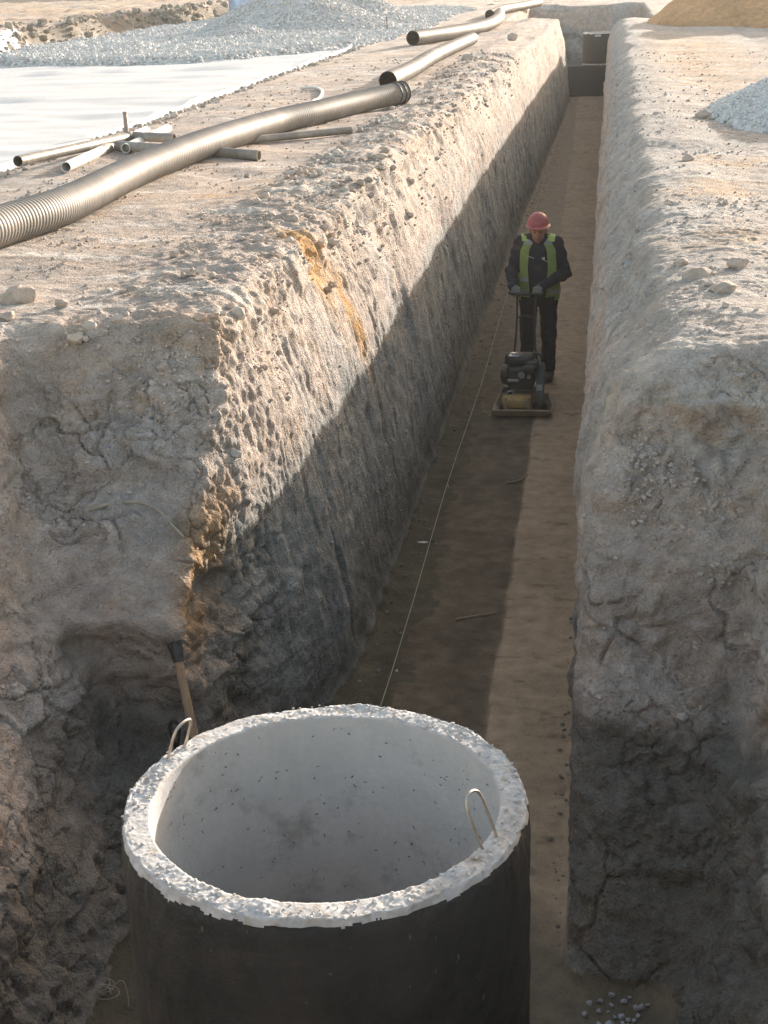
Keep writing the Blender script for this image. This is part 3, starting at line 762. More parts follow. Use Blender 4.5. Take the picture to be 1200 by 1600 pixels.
# ------------------------------------------------------------------ corrugated drain pipes
def corr(name, px, rad, label, pitch=.040, inner=True, seg=44, plain=0.0, z0=None):
    pts = []
    for u, v in px:
        p = at(u, v, z=rad+.01)
        for _ in range(3): p = at(u, v, z=gz1(p.x, p.y)+rad)
        pts.append(p)
    base = Vector((pts[0].x, pts[0].y, 0)); pts = [p-base for p in pts]
    path = smooth_path(pts, pitch/8); rr = []
    L_ = 0
    for i, p in enumerate(path):
        if i: L_ += (path[i]-path[i-1]).length
        ph = (L_/pitch) % 1
        rr.append(rad*(1-.032*(0.5+.5*math.cos(2*math.pi*ph))**1.4))
    o = empty(name, base)
    tag(o, label, 'drain pipe', 'corrugated drain pipes lying on the left bank')
    bm = bmesh.new(); tube(bm, path, rr, seg, inner=None, caps=False); obj('corrugated_shell', bm, M_pipe, o, 60)
    bm = bmesh.new(); sub = path[::24]+[path[-1]]; tube(bm, sub, rad*.88, 32, caps=False)
    k = obj('bore', bm, M_pipe_in, o)
    for e in (0, -1):
        bm = bmesh.new(); p = path[e]; t = (path[1]-path[0]).normalized() if e == 0 else (path[-1]-path[-2]).normalized()
        u = Vector((0, 0, 1)).cross(t).normalized(); w = t.cross(u); n = 40
        A = [bm.verts.new(p+(u*math.cos(x)+w*math.sin(x))*rad*.985) for x in [2*math.pi*i/n for i in range(n)]]
        B = [bm.verts.new(p+(u*math.cos(x)+w*math.sin(x))*rad*.875) for x in [2*math.pi*i/n for i in range(n)]]
        for i in range(n): bm.faces.new((A[i], A[(i+1) % n], B[(i+1) % n], B[i]))
        obj('pipe_end', bm, M_pipe_in, o)
    return o, path
p1, path1 = corr('corrugated_pipe', [(-90, 384), (0, 353), (105, 319), (210, 268), (315, 226), (420, 193), (487, 177), (567, 158), (629, 144)], .135,
                 'long thick ribbed pipe, nearest of all, its far end ringed by black seals', seg=56)
def torus_on(path, i, R_, r, name, parent, mt=M_seal):
    p = path[i]; t = (path[min(i+1, len(path)-1)]-path[i-1]).normalized(); u = Vector((0, 0, 1)).cross(t).normalized(); w = t.cross(u)
    n, m_ = 40, 8; bm = bmesh.new(); g = []
    for k in range(n):
        a_ = 2*math.pi*k/n; d = u*math.cos(a_)+w*math.sin(a_)
        g.append([bm.verts.new(p+d*(R_+r*math.cos(b_))+t*r*math.sin(b_)) for b_ in [2*math.pi*q/m_ for q in range(m_)]])
    for k in range(n):
        for q in range(m_): bm.faces.new((g[k][q], g[(k+1) % n][q], g[(k+1) % n][(q+1) % m_], g[k][(q+1) % m_]))
    obj(name, bm, mt, parent)
for k in (5, 22, 44): torus_on(path1, -k, .134, .011, 'rubber_seal', p1)
p2, path2 = corr('corrugated_pipe', [(606, 126), (645, 107), (680, 86), (738, 60)], .13, 'straight ribbed pipe beginning behind the black seals of the nearest pipe', pitch=.045, seg=40)
p3, path3 = corr('corrugated_pipe', [(645, 59.5), (710, 50), (755, 41), (777, 30), (781, 20)], .16, 'bent ribbed pipe with its open dark end above the straight pipe', pitch=.06, seg=36)
p4, path4 = corr('corrugated_pipe', [(765, 23), (785, 15), (812, 10), (842, 4)], .15, 'farthest ribbed pipe, its dark mouth beside the bend of another pipe', pitch=.08, seg=32)

# ------------------------------------------------------------------ small plastic pipes
def pvc(px, rad, mt, label, open_end=True, coupling=None, lift=0., name='plastic_pipe'):
    pts = [at(u, v, z=rad+.01+lift+(l if True else 0)) for u, v, l in px]
    pts = []
    for u, v, l in px:
        p = at(u, v, z=rad+l)
        for _ in range(3): p = at(u, v, z=gz1(p.x, p.y)+rad+l)
        pts.append(p)
    base = Vector((pts[0].x, pts[0].y, 0)); pts = [p-base for p in pts]
    o = empty(name, base); tag(o, label, 'pipe', 'thin plastic pipes beside the thick pipe')
    path = []
    for i in range(len(pts)-1): path += [pts[i].lerp(pts[i+1], t) for t in (0, .03, .25, .5, .75, .97)]
    path.append(pts[-1])
    bm = bmesh.new(); tube(bm, path, rad, 24, inner=rad*.86); obj('tube', bm, mt, o)
    if coupling:
        for f0, f1, cm in coupling:
            a_, b_ = pts[0].lerp(pts[-1], f0), pts[0].lerp(pts[-1], f1); bm = bmesh.new()
            tube(bm, [a_, a_.lerp(b_, .15), a_.lerp(b_, .85), b_], [rad*1.02, rad*1.16, rad*1.16, rad*1.02], 24); obj('coupling', bm, cm, o)
    return o
pvc([(28, 252, .07), (205, 213, .07)], .050, M_pvcd, 'dark grey thin pipe, leftmost, resting across the white pipe', coupling=[(.95, 1.0, M_pvcd)])
pvc([(207, 213, .07), (272, 216, .03)], .050, M_pvcg, 'short grey pipe continuing the dark pipe toward the thick ribbed pipe')
pvc([(103, 261, 0), (228, 204, 0)], .048, M_pvcw, 'white pipe with a grey coupling and dark open end', coupling=[(.40, .52, M_pvcg)])
pvc([(196, 232, 0), (262, 201, 0)], .048, M_pvcw, 'shorter white pipe lying behind the one with a grey coupling')
pvc([(184, 228, .0), (290, 235, .0), (405, 243, .0)], .052, M_pvcg, 'grey pipe passing under the thick ribbed pipe with open right end')
pvc([(300, 227, .0), (420, 216, .0), (548, 203, .0)], .040, M_pvcg, 'long thin grey pipe slanting away to the right of the thick pipe')
# white hose curl
hp = [at(u, v, z=.02+max(0, 0)) for u, v in [(478, 165), (490, 158), (499, 150), (503, 142), (492, 138), (470, 139)]]
for p in hp: p.z = gz1(p.x, p.y)+.02
bm = bmesh.new(); b0 = hp[0].copy(); b0.z = 0; tube(bm, smooth_path([p-b0 for p in hp], .05), .022, 10)
hz = obj('hose', bm, M_pvcw); hz.location = b0; tag(hz, 'curled white hose on the ground behind the thick ribbed pipe', 'hose')
# stakes
def stake(u, v0, v1, r, label, mt, sq=True):
    p = at(u, v0, z=0); p.z = gz1(p.x, p.y); q = at(u, v1, Y=p.y); bm = bmesh.new()
    h = q.z-p.z
    if sq:
        add_box(bm, (r*2, r*1.5, h+.1), (0, 0, h/2-.05), bevel=r*.15)
        add_box(bm, (r*2.2, r*1.65, .03), (0, 0, h-.01), bevel=r*.2)
    else:
        tube(bm, [Vector((0, 0, -.1)), Vector((.003, 0, h*.5)), Vector((0, 0, h)), Vector((0, 0, h+.004))], [r, r, r, r*.5], 8)
    o = obj('stake', bm, mt); o.location = p; tag(o, label, 'stake')
stake(198, 206, 175, .022, 'short grey wooden stake standing at the edge of the white sheet', M_pvcg)
stake(605, 55, 27, .012, 'thin metal stake standing beside the far gravel', M_dark, False)

# ------------------------------------------------------------------ geotextile
def fabric():
    xs = np.arange(-14.3, -5.35, .09); ys = [9.]
    while ys[-1] < 36: ys.append(ys[-1]+.012*ys[-1]*.8)
    XX, YY = np.meshgrid(xs, np.array(ys), indexing='ij'); x = XX.ravel(); y = YY.ravel()
    P = np.stack([x, y, 0*x], 1)
    edge = -5.72+.10*fbm(P*np.array([0, .9, 0])+3, 3)
    x2 = np.minimum(x, edge+.0*x)
    z = gz(x2, y)+.022+.050*np.abs(fbm(np.stack([x2*.25, y*.9, 0*x], 1), 3))+.006*fbm(np.stack([x2*1., y*4, 0*x], 1), 2)
    # seam folds
    for (x0, y0, sl_, a_) in ((-8.6, 21.5, .05, .05), (-7.5, 27.8, .10, .06), (-8.8, 16.5, -.03, .04)):
        d = y-(y0+sl_*(x-x0)+.2*np.sin(x*.6)); z += a_*np.exp(-(d/.10)**2)*sstep(-6.2, -7.2, x)*sstep(x0-5, x0-3.5, x)
    curl = sstep(edge-.25, edge, x2)*.05*np.clip(.3+fbm(P*1.1, 2), 0, 1); z += curl
    z = np.where(x > edge, z-.1, z)
    nx, ny = len(xs), len(ys); I = np.arange(nx*ny).reshape(nx, ny)
    q = np.stack([I[:-1, :-1], I[1:, :-1], I[1:, 1:], I[:-1, 1:]], -1).reshape(-1, 4)
    V_ = np.stack([x2, y, z], 1); keep = (x[q].min(1) < edge[q].max(1)); q = q[keep]
    o = link('geotextile_sheet', np_mesh('geotextile_sheet', V_, q), M_fab)
    s = o.modifiers.new('thickness', 'SOLIDIFY'); s.thickness = .006
    tag(o, 'wide white geotextile sheet spread on the ground in front of the gravel', 'geotextile')
fabric()
# ragged clods along the sheet's edge
NE = 700
ey = 12+24*rng.random(NE)**1.3; ex = -5.70+.10*fbm(np.stack([0*ey, ey*.9, 0*ey], 1)+3, 3)+rng.normal(size=NE)*.10+.06
es_ = .012+.05*rng.random(NE)**3; ezz = gz(ex, ey)
ecol = np.array([.46, .40, .35])[None]*(.7+.6*rng.random((NE, 1)))
tag(scatter('edge_clods', np.stack([ex, ey, ezz+es_*.2], 1), es_, small, M_stone, ecol), kind='stuff')['label'] = 'crumbled clods along the edge of the white sheet'

n = 1600; by = 26+45*rng.random(n)**1.2; bx = -14.1+rng.normal(size=n)*.45; bs = .03+.16*rng.random(n)**3
bh = ground_h(bx, by)+.05
tag(scatter('bank_clods', np.stack([bx, by, bh], 1), bs, small, M_stone, np.array([.34, .30, .25])[None]*(.6+.6*rng.random((n, 1)))), kind='stuff')['label'] = 'broken clods along the scarp of the far left bank'
# ------------------------------------------------------------------ gravel
def heap_h(x, y):
    P = np.stack([x, y, 0*x], 1)
    # low spread layer, then the tall heap
    front = np.interp(x, [-13.5, -12.2, -9.5, -7.7, -6.5, -5.6, -5.3], [31.5, 29.8, 29.2, 30.2, 32.2, 34.2, 36])+.35*fbm(P*.8, 2)
    side = sstep(-5.1, -6.0, x+.3*fbm(P*.5+5, 2))*sstep(-14.0, -13.4, x)
    low = .17*sstep(front, front+1.0, y)*side*(1+.3*fbm(P*.7, 3))
    def cone(cx, cy, hgt, r): return hgt*np.clip(1-np.hypot((x-cx), (y-cy))/r, 0, 1)
    c1 = smax(cone(-8.5, 41.5, 1.55, 3.5), cone(-7.7, 44, 1.6, 3.0), .2)
    c1 = smax(c1, cone(-6.9, 46, .9, 2.2), .2)
    c1 = smax(c1, cone(-9.2, 38, .6, 2.4), .2)
    c1 = smax(c1, cone(-11.3, 33.5, .40, 2.4), .2)*sstep(-14.0, -13.2, x)
    c1 = np.maximum(c1-.16, 0)
    return np.maximum(low, c1*(1+.10*fbm(P*.9+8, 3)))
def gravel_heap(name, hf, x0, x1, y0, y1, step, n, smin_, smax_, label, tint, minh=.04, group=None):
    xs = np.arange(x0, x1, step); ys = np.arange(y0, y1, step*1.2)
    XX, YY = np.meshgrid(xs, ys, indexing='ij'); x = XX.ravel(); y = YY.ravel(); h = hf(x, y); g = ground_h(x, y)
    P = np.stack([x, y, h], 1).astype(np.float32)
    z = g+h-.03+.02*fbm(P*6, 2)*(h > .02); z = np.where(h < minh*.5, g-.06, z)
    nx, ny = len(xs), len(ys); I = np.arange(nx*ny).reshape(nx, ny)
    q = np.stack([I[:-1, :-1], I[1:, :-1], I[1:, 1:], I[:-1, 1:]], -1).reshape(-1, 4)
    V_ = np.stack([x, y, z], 1); q = q[(h[q].max(1) > minh*.3)]
    VV = V_; col = np.array(tint)[None]*(.9+.2*rng.random((len(V_), 1)))
    core = np_mesh(name, VV, q, np.clip(col, 0, .9))
    w = (h > minh*.6)/(np.maximum(y, 8)**1.0)
    w *= np.where(np.gradient(h.reshape(nx, ny), axis=1).ravel() > -.02*1, 1, .35)
    w /= w.sum(); k = rng.choice(len(x), n, p=w)
    px_ = x[k]+rng.uniform(-.5, .5, n)*step; py_ = y[k]+rng.uniform(-.6, .6, n)*step
    s = smin_+(smax_-smin_)*rng.random(n)**2
    pz = ground_h(px_, py_)+hf(px_, py_)-.03+s*.35
    cc_ = np.array(tint)[None]*(.8+.3*rng.random((n, 1)))*(1+.012*rng.normal(size=(n, 3)))
    o = scatter(name, np.stack([px_, py_, pz], 1), s, tiny, M_stone, np.clip(cc_, .05, .85))
    me2 = bpy.data.objects.new(name, core); core.materials.append(M_stone); C.objects.link(me2)
    # one object: stones joined with the body of the heap
    bm = bmesh.new(); bm.from_mesh(o.data); bm.from_mesh(core); bm.to_mesh(o.data); bm.free()
    bpy.data.objects.remove(me2)
    tag(o, label, None, group, 'stuff'); return o
gravel_heap('gravel_heap', heap_h, -14.2, -4.8, 27.5, 60, .2, 52000, .026, .066, 'big heap of pale grey crushed stone behind the white sheet', (.60, .595, .59))
def heap_r(x, y):
    P = np.stack([x, y, 0*x], 1)
    r = np.hypot((x-2.5)/1.45, (y-17.6)/2.6); return .62*np.clip(1-r, 0, 1)**.8*(1+.12*fbm(P*1.6, 2))
gravel_heap('gravel_heap', heap_r, .9, 4.2, 14.4, 21, .07, 7000, .014, .034, 'small heap of grey crushed stone at the right edge of the photo', (.62, .62, .62))

# ------------------------------------------------------------------ sand heap beyond the right bank
def sand_heap():
    xs = np.arange(.2, 16, .1); ys = np.arange(36, 56, .16)
    XX, YY = np.meshgrid(xs, ys, indexing='ij'); x = XX.ravel(); y = YY.ravel(); P = np.stack([x, y, 0*x], 1).astype(np.float32)
    def cone(cx, cy, hg, rx, ry): return hg*np.clip(1-np.hypot((x-cx)/rx, (y-cy)/ry), 0, 1)**.8
    h = smax(cone(4.5, 42, 1.9, 3.3, 4.0), cone(7.7, 41.8, 2.3, 4.2, 4.4), .3); h = smax(h, cone(2.5, 43, 1.2, 1.7, 3.8), .2); h = np.maximum(h-.14, 0)
    h = h*(1+.15*fbm(P*.9, 3))+.03*fbm(P*4, 2)*(h > .1)
    g = ground_h(x, y); z = np.where(h < .03, g-.1, g+h)
    nx, ny = len(xs), len(ys); I = np.arange(nx*ny).reshape(nx, ny)
    q = np.stack([I[:-1, :-1], I[1:, :-1], I[1:, 1:], I[:-1, 1:]], -1).reshape(-1, 4); q = q[h[q].max(1) > .03]
    c_ = np.array([.66, .39, .20])[None]*(1+.2*fbm(P*1.5, 3))[:, None]
    o = link('sand_heap', np_mesh('sand_heap', np.stack([x, y, z], 1), q, np.clip(c_, 0, .8)), M_soil)
    tag(o, 'brown orange sand heap beyond the right bank of the trench', None, None, 'stuff')
sand_heap()

# ------------------------------------------------------------------ pale blue sheet behind the heap
def blue_sheet():
    n, m_ = 60, 30; bm = bmesh.new(); g = []
    for i in range(n):
        row = []
        for j in range(m_):
            s, t = i/(n-1), j/(m_-1)
            x = -13.0+3.4*s-.12*(1-t)*(1-s); zz = .1+2.8*t
            y = 52.6+.20*math.sin(s*17+t*2)*(1-t*.6)+.6*(t**2)
            row.append(bm.verts.new((x, y, zz)))
        g.append(row)
    for i in range(n-1):
        for j in range(m_-1): bm.faces.new((g[i][j], g[i+1][j], g[i+1][j+1], g[i][j+1]))
    r = bmesh.ops.solidify(bm, geom=bm.faces[:], thickness=.05)
    o = obj('hanging_sheet', bm, M_blue); tag(o, 'pale blue smooth sheet standing behind the gravel heap', 'sheet')
    return o
blue_sheet()

# ------------------------------------------------------------------ clods lying about, each one its own
clod_label = 'rough'
def clod(u, v, w, label, seed, z=None, squash=(1, .85, .7), colm=M_clod, X=None, name='soil_clod', group='large clods lying on the banks', cat='clod'):
    """w: width in photo pixels"""
    p = at(u, v, z=0 if z is None else z, X=X)
    if z is None and X is None:
        p = at(u, v, z=gz1(p.x, p.y))
    dist = (p-cam.location).dot(AX[2]) if False else (p-Vector((0, 0, CAM_H))).dot(AX[2])
    r_ = w/2*dist/FPX
    v_, f_ = rock_shape(3, seed, 16, squash, .07)
    V_ = v_*r_; V_ += (.13*r_*fbm((v_*3.2+seed).astype(np.float32), 4))[:, None]*v_/r_*1.0*r_
    me = np_mesh(name, V_, f_, None, True); me.set_sharp_from_angle(angle=R(35))
    o = link(name, me, colm); o.location = p+Vector((0, 0, r_*squash[2]*.22)); o.rotation_euler = (0, 0, seed*1.3)
    tag(o, label, cat, group); return o
clod(28, 470, 66, 'largest soil clod on the left bank at the left photo edge', 3)
clod(8, 497, 36, 'pale soil clod just below the largest clod at the left edge', 4)
clod(96, 478, 30, 'rounded clod right of the largest clod near the bank edge', 5)
clod(488, 262, 15, 'small upright stone casting a thin shadow behind the left lip', 6, squash=(.8, .7, 1.1), name='stone', cat='stone')
clod(612, 187, 28, 'grey lump under the black end seals of the thick pipe', 7)
clod(642, 186, 26, 'grey lump right beside its twin, nearer the trench lip', 8)
clod(527, 243, 30, 'low dark clod right of the small upright stone', 9, squash=(1, .6, .4))
clod(590, 248, 34, 'flat clod resting at the lip above the orange seam', 10, squash=(1, .7, .45))
clod(332, 432, 22, 'lone clod on the left bank near the front corner', 11)
clod(1097, 183, 28, 'biggest round clod on the right bank beside the grey gravel', 12)
clod(1075, 250, 32, 'flat topped clod on the right bank below the biggest round clod', 13, squash=(1, .8, .55))
clod(1026, 180, 14, 'small clod near the trench on the right bank', 14)
clod(1092, 432, 60, 'broad cracked clod on the right bank above the shaded slope', 15, squash=(1, .8, .5))
clod(1130, 452, 54, 'broad clod touching its neighbour at the top of the shaded slope', 16, squash=(1, .8, .5))
clod(1150, 415, 44, 'clod behind the two broad clods on the right bank', 17, squash=(1, .8, .5))
clod(1064, 412, 36, 'left clod of the cluster on the right bank', 18, squash=(1, .8, .5))
clod(730, 95, 26, 'dark clod at the left lip near the straight pipe', 19)
clod(800, 62, 24, 'dark clod at the far left lip beyond the pipes', 20)

# ------------------------------------------------------------------ string line
zs = FLOOR+.20
sp = [at(590, 1100, z=zs), at(690, 790, z=zs), at(780, 520, z=zs), at(850, 290, z=zs)]
sp = [Vector((-1.2+.012*math.sin(p.y), p.y, zs-.03*math.sin((p.y-4.4)/40*math.pi))) for p in [Vector((0, y, 0)) for y in np.linspace(4.4, 46, 40)]]
sl_ = empty('string_line', (-1.2, 4.4, FLOOR)); tag(sl_, 'taut pale string stretched above the trench floor along the left wall', 'string')
off = Vector((-1.2, 4.4, FLOOR))
bm = bmesh.new(); tube(bm, [p-off for p in sp], .0027, 6); obj('cord', bm, M_string, sl_)
for yk in (5.9, 10.9, 14.2, 17.5, 21.0, 26):
    bm = bmesh.new()
    for q in range(7):
        d = Vector((random.uniform(-1, 1), random.uniform(-1, 1), random.uniform(-1, .6))).normalized()*random.uniform(.012, .03)
        c0 = Vector((0, yk-4.4, .2)); tube(bm, [c0-d*.4, c0, c0+d], [.003, .004, .0015], 5)
    obj('knot', bm, M_string, sl_)
for y_ in (4.45, 45.9):
    bm = bmesh.new(); tube(bm, [Vector((0, y_-4.4, -.1)), Vector((0, y_-4.4, .1)), Vector((.004, y_-4.4, .26))], .008, 8); obj('peg', bm, M_dark, sl_)

# white scraps and small marks on the floor
def scrap(u, v, w, label, seed, z=FLOOR+.012, mt=M_white, name='plastic_scrap', cat='scrap', sq=(1, .35, .15)):
    p = at(u, v, z=z); r_ = w/2*(p-Vector((0, 0, CAM_H))).dot(AX[2])/FPX
    v_, f_ = rock_shape(2, seed, 6, sq, .2); me = np_mesh(name, v_*r_, f_, None, False); o = link(name, me, mt); o.location = p+Vector((0, 0, r_*sq[2]*.6)); tag(o, label, cat)
scrap(660, 848, 20, 'white plastic scrap on the dark trench floor by the string', 31)
scrap(620, 1049, 5, 'tiny white pebble on the dark floor behind the manhole rim', 32, sq=(1, .9, .8), name='pebble', cat='pebble')
scrap(884, 1430, 11, 'small white shard at the foot of the right trench wall', 33)
scrap(1020, 86, 9, 'white shard on the far right bank', 34, z=.02)
scrap(958, 738, 12, 'white shard stuck in the upper right trench slope', 35, z=-.85)
def stick(px, z, r, label, mt=M_wood, name='stick'):
    pts = [at(u, v, z=z) for u, v in px]; b0 = pts[0].copy(); bm = bmesh.new(); path = smooth_path([p-b0 for p in pts], .03)
    tube(bm, path, [r*(1-.5*i/len(path)) for i in range(len(path))], 7); o = obj(name, bm, mt); o.location = b0; tag(o, label, name); return o
stick([(712, 968), (745, 962), (776, 957)], FLOOR+.018, .010, 'pale stick lying on the dark floor beside the sand strip')
stick([(790, 755), (812, 750), (824, 742)], FLOOR+.018, .009, 'short stick end touching the edge of the sand strip')

# ------------------------------------------------------------------ root and shovel at the left slope
def front_y(z): return float(np.interp(z, [-2.34, -1.95, -1.5, -1.33, -1.2, -.6, 0], [5.85, 6.35, 6.45, 6.22, 6.2, 6.72, 7.25]))
from mathutils.bvhtree import BVHTree
_m = (Vg[Qg][:, :, 1].max(1) < 9)
_q = Qg[_m]; _u = np.unique(_q); _mp = np.full(len(Vg), -1); _mp[_u] = np.arange(len(_u))
BV = BVHTree.FromPolygons([tuple(p) for p in Vg[_u]], [tuple(f) for f in _mp[_q]])
def hit(u, v):
    """where the photo's line of sight meets the built soil"""
    d = (AX[0]*((u-600)/FPX)+AX[1]*((800-v)/FPX)+AX[2]).normalized()
    h = BV.ray_cast(Vector((0, 0, CAM_H)), d); return h[0], h[1]
pts = []
for u, v in [(140, 797), (165, 790), (200, 787), (228, 790), (250, 803), (270, 822), (288, 843)]:
    p, n = hit(u, v); pts.append(p+n*.012)
b0 = pts[0].copy(); bm = bmesh.new(); path = smooth_path([p-b0 for p in pts], .02)
tube(bm, path, [.011*(.8+.3*math.sin(i*.9))*(1-.35*i/len(path)) for i in range(len(path))], 8)
rt_ = obj('root', bm, M_root); rt_.location = b0; tag(rt_, 'pale bent root sticking out of the shaded left slope', 'root')

sh = None
pt, nt_ = hit(276, 1008)
top = at(274, 1012, Y=pt.y-.06); bot = at(312, 1190, Y=top.y-.22)
foot = bot+(bot-top).normalized()*.55
dd = (foot-top).normalized()
shov = empty('shovel', foot); tag(shov, 'shovel with worn wooden handle leaning against the left slope behind the manhole', 'shovel')
bm = bmesh.new(); path = [top.lerp(foot, t)-foot for t in np.linspace(0, 1, 12)]; tube(bm, path, .021, 16); obj('handle', bm, M_wood, shov)
bm = bmesh.new()
sd_ = AX[0]
for s_, L_ in ((-1, .03), (1, .045)):
    a0 = top-foot+sd_*s_*.012+dd*.05; a1 = a0-dd*(L_+.04)+sd_*s_*.014
    tube(bm, [a0, a0.lerp(a1, .5), a1], [.016, .013, .011], 8)
tube(bm, [top-foot+dd*.07, top-foot+dd*.0, top-foot-dd*.03], [.025, .024, .014], 14)
obj('socket', bm, M_dark, shov)
bm = bmesh.new(); g = []
for i in range(9):
    row = []
    for j in range(9):
        s_, t_ = i/8*2-1, j/8
        w_ = .10*(1 if t_ < .6 else math.sqrt(max(.02, 1-((t_-.6)/.42)**2)))
        row.append(bm.verts.new(sd_*s_*w_+dd*(t_*.28-.02)+AX[2]*(-.02*(1-s_*s_))))
    g.append(row)
for i in range(8):
    for j in range(8): bm.faces.new((g[i][j], g[i+1][j], g[i+1][j+1], g[i][j+1]))
bmesh.ops.solidify(bm, geom=bm.faces[:], thickness=.004); obj('blade', bm, M_dark, shov)
# a second tool's black grip beside it
gp = at(273, 1142, Y=top.y-.15); gr = empty('tool_grip', gp); tag(gr, 'black loop grip of a tool standing left of the wooden handle', 'tool')
bm = bmesh.new(); pts = [Vector((.0, 0, -.10)), Vector((-.018, 0, -.02)), Vector((-.02, 0, .03)), Vector((0, 0, .055)), Vector((.02, 0, .03)), Vector((.018, 0, -.02)), Vector((0.004, 0, -.1))]
tube(bm, smooth_path(pts, .01), .009, 8); obj('grip', bm, M_dark, gr)
bm = bmesh.new(); tube(bm, [Vector((0, 0, -.08)), Vector((.02, -.02, -.4)), Vector((.05, -.05, -.95))], .012, 10); obj('shaft', bm, M_dark, gr)

# wire tangle at the foot of the left slope, gravel bits at lower right
p0, n0 = hit(170, 1560)
bm = bmesh.new(); r_ = random.Random(3)
for k in range(3):
    c0 = Vector((r_.uniform(-.04, .04), r_.uniform(-.03, .03), .02)); pts = []
    for i in range(14):
        a_ = i*.55+k; pts.append(c0+Vector((math.cos(a_)*(.03+.01*k), math.sin(a_)*.03, .012*i*.35)))
    tube(bm, smooth_path(pts, .01), .0022, 5)
pts = [Vector((.02, 0, .06)), Vector((.06, .02, .08)), Vector((.085, .0, .02)), Vector((.09, -.03, -.05))]
tube(bm, smooth_path(pts, .01), .0022, 5)
w = obj('wire_tangle', bm, M_root); w.location = p0; tag(w, 'small tangle of pale wire at the dark foot of the left slope', 'wire')
n = 34; PP = []; SS = []
for k in range(n):
    h, nn_ = hit(random.gauss(955, 26), random.uniform(1570, 1615) if k > 8 else random.uniform(1555, 1580))
    s_ = random.uniform(.008, .019); PP.append(h+nn_*s_*.5); SS.append(s_)
go = scatter('gravel', np.array([p[:] for p in PP]), np.array(SS), small, M_stone, np.array([[.42, .41, .42]]*n)*(.8+.4*rng.random((n, 1))))
tag(go, 'spilled grey gravel at the foot of the right slope', None, None, 'stuff')
# crumbs fallen along both wall feet
n = 900; yy = 5.2+30*rng.random(n)**1.8; left_ = rng.random(n) < .6
xx = np.where(left_, -1.42+.24*sstep(14, 46, yy)+np.abs(rng.normal(size=n))*.10, -.13-np.abs(rng.normal(size=n))*.04)
ss = .005+.016*rng.random(n)**3
go = scatter('wall_foot_crumbs', np.stack([xx, yy, FLOOR+.012+ss*.3], 1), ss, small, M_stone, np.array([[.20, .18, .15]])*(.7+.6*rng.random((n, 1))))
tag(go, 'dark crumbs fallen along the foot of both trench walls', None, None, 'stuff')
# pocket of fallen stones on the shaded right slope
n = 420; PP = []; SS = []
for k in range(n):
    c_ = random.choice([(1020, 700, 26, 34), (1010, 712, 12, 12), (1050, 750, 45, 22), (1000, 800, 18, 20), (1130, 800, 26, 20), (1135, 900, 22, 16)])
    h, nn_ = hit(random.gauss(c_[0], c_[2]), random.gauss(c_[1], c_[3]))
    if h is None: continue
    s_ = .004+.018*random.random()**4; PP.append(h+nn_*s_*.4); SS.append(s_)
go = scatter('fallen_stones', np.array([p[:] for p in PP]), np.array(SS), small, M_stone, np.array([[.40, .34, .295]]*len(PP))*(.8+.4*rng.random((len(PP), 1))))
tag(go, 'pockets of small fallen stones on the shaded right slope', None, None, 'stuff')

# ------------------------------------------------------------------ plate compactor
CX, CY, CZ = -.765, 13.62, FLOOR+.02
pc = empty('plate_compactor', (CX, CY, CZ), 0)
tag(pc, 'plate compactor with black engine and yellow drum on the trench floor before the worker', 'plate compactor')
# base plate: flat tray with upturned lips, front toward the camera (-Y)
bm = bmesh.new(); g = []
nx_, ny_ = 15, 15
for i in range(nx_):
    row = []
    for j in range(ny_):
        s_ = i/(nx_-1)*2-1; t_ = j/(ny_-1)*2-1
        hw = .275 if t_ < .2 else .275-.04*(t_-.2)/.8
        z_ = 0.0
        if abs(t_) > .82: z_ += .075*((abs(t_)-.82)/.18)**1.2
        if abs(s_) > .93: z_ += .022*((abs(s_)-.93)/.07)
        row.append(bm.verts.new((s_*hw, .29*t_, z_)))
    g.append(row)
for i in range(nx_-1):
    for j in range(ny_-1): bm.faces.new((g[i][j], g[i+1][j], g[i+1][j+1], g[i][j+1]))
bmesh.ops.solidify(bm, geom=bm.faces[:], thickness=-.012); obj('base_plate', bm, M_plate, pc, 30)
bm = bmesh.new()
rim_pts = [Vector((-.278, -.293, .078)), Vector((.278, -.293, .078))]
tube(bm, rim_pts, .008, 8)
for s_ in (-1, 1): tube(bm, [Vector((s_*.278, -.293, .078)), Vector((s_*.276, -.2, .024)), Vector((s_*.274, .1, .024)), Vector((s_*.238, .28, .07))], .007, 8)
obj('plate_rim', bm, M_plate, pc)
bm = bmesh.new(); add_cyl(bm, (-.17, -.10, .105), (.08, -.10, .105), .072, seg=28); add_cyl(bm, (-.185, -.10, .105), (-.17, -.10, .105), .058, seg=24)
add_box(bm, (.27, .17, .03), (-.045, -.10, .03), bevel=.005); add_box(bm, (.02, .15, .13), (-.15, -.10, .1), bevel=.006); add_box(bm, (.02, .15, .13), (.06, -.10, .1), bevel=.006)
add_box(bm, (.15, .012, .07), (-.045, -.172, .105), bevel=.004)
obj('exciter_drum', bm, M_yel, pc)
bm = bmesh.new(); tube(bm, smooth_path([Vector((-.15, -.10, .165)), Vector((-.14, -.10, .2)), Vector((-.10, -.10, .21)), Vector((-.08, -.10, .17))], .01), .008, 8); obj('lifting_eye', bm, M_engm, pc)
bm = bmesh.new(); add_box(bm, (.40, .30, .03), (0, .08, .20), bevel=.008); add_box(bm, (.05, .26, .12), (-.14, .08, .12), bevel=.01); add_box(bm, (.05, .26, .12), (.14, .1, .12), bevel=.01)
for s_ in (-1, 1):
    for t_ in (-.02, .19): add_cyl(bm, (s_*.14, t_, .015), (s_*.14, t_, .06), .028, seg=14)
obj('engine_deck', bm, M_eng, pc)
eng = bmesh.new(); add_box(eng, (.27, .22, .20), (-.02, .07, .33), bevel=.03, seg=3)
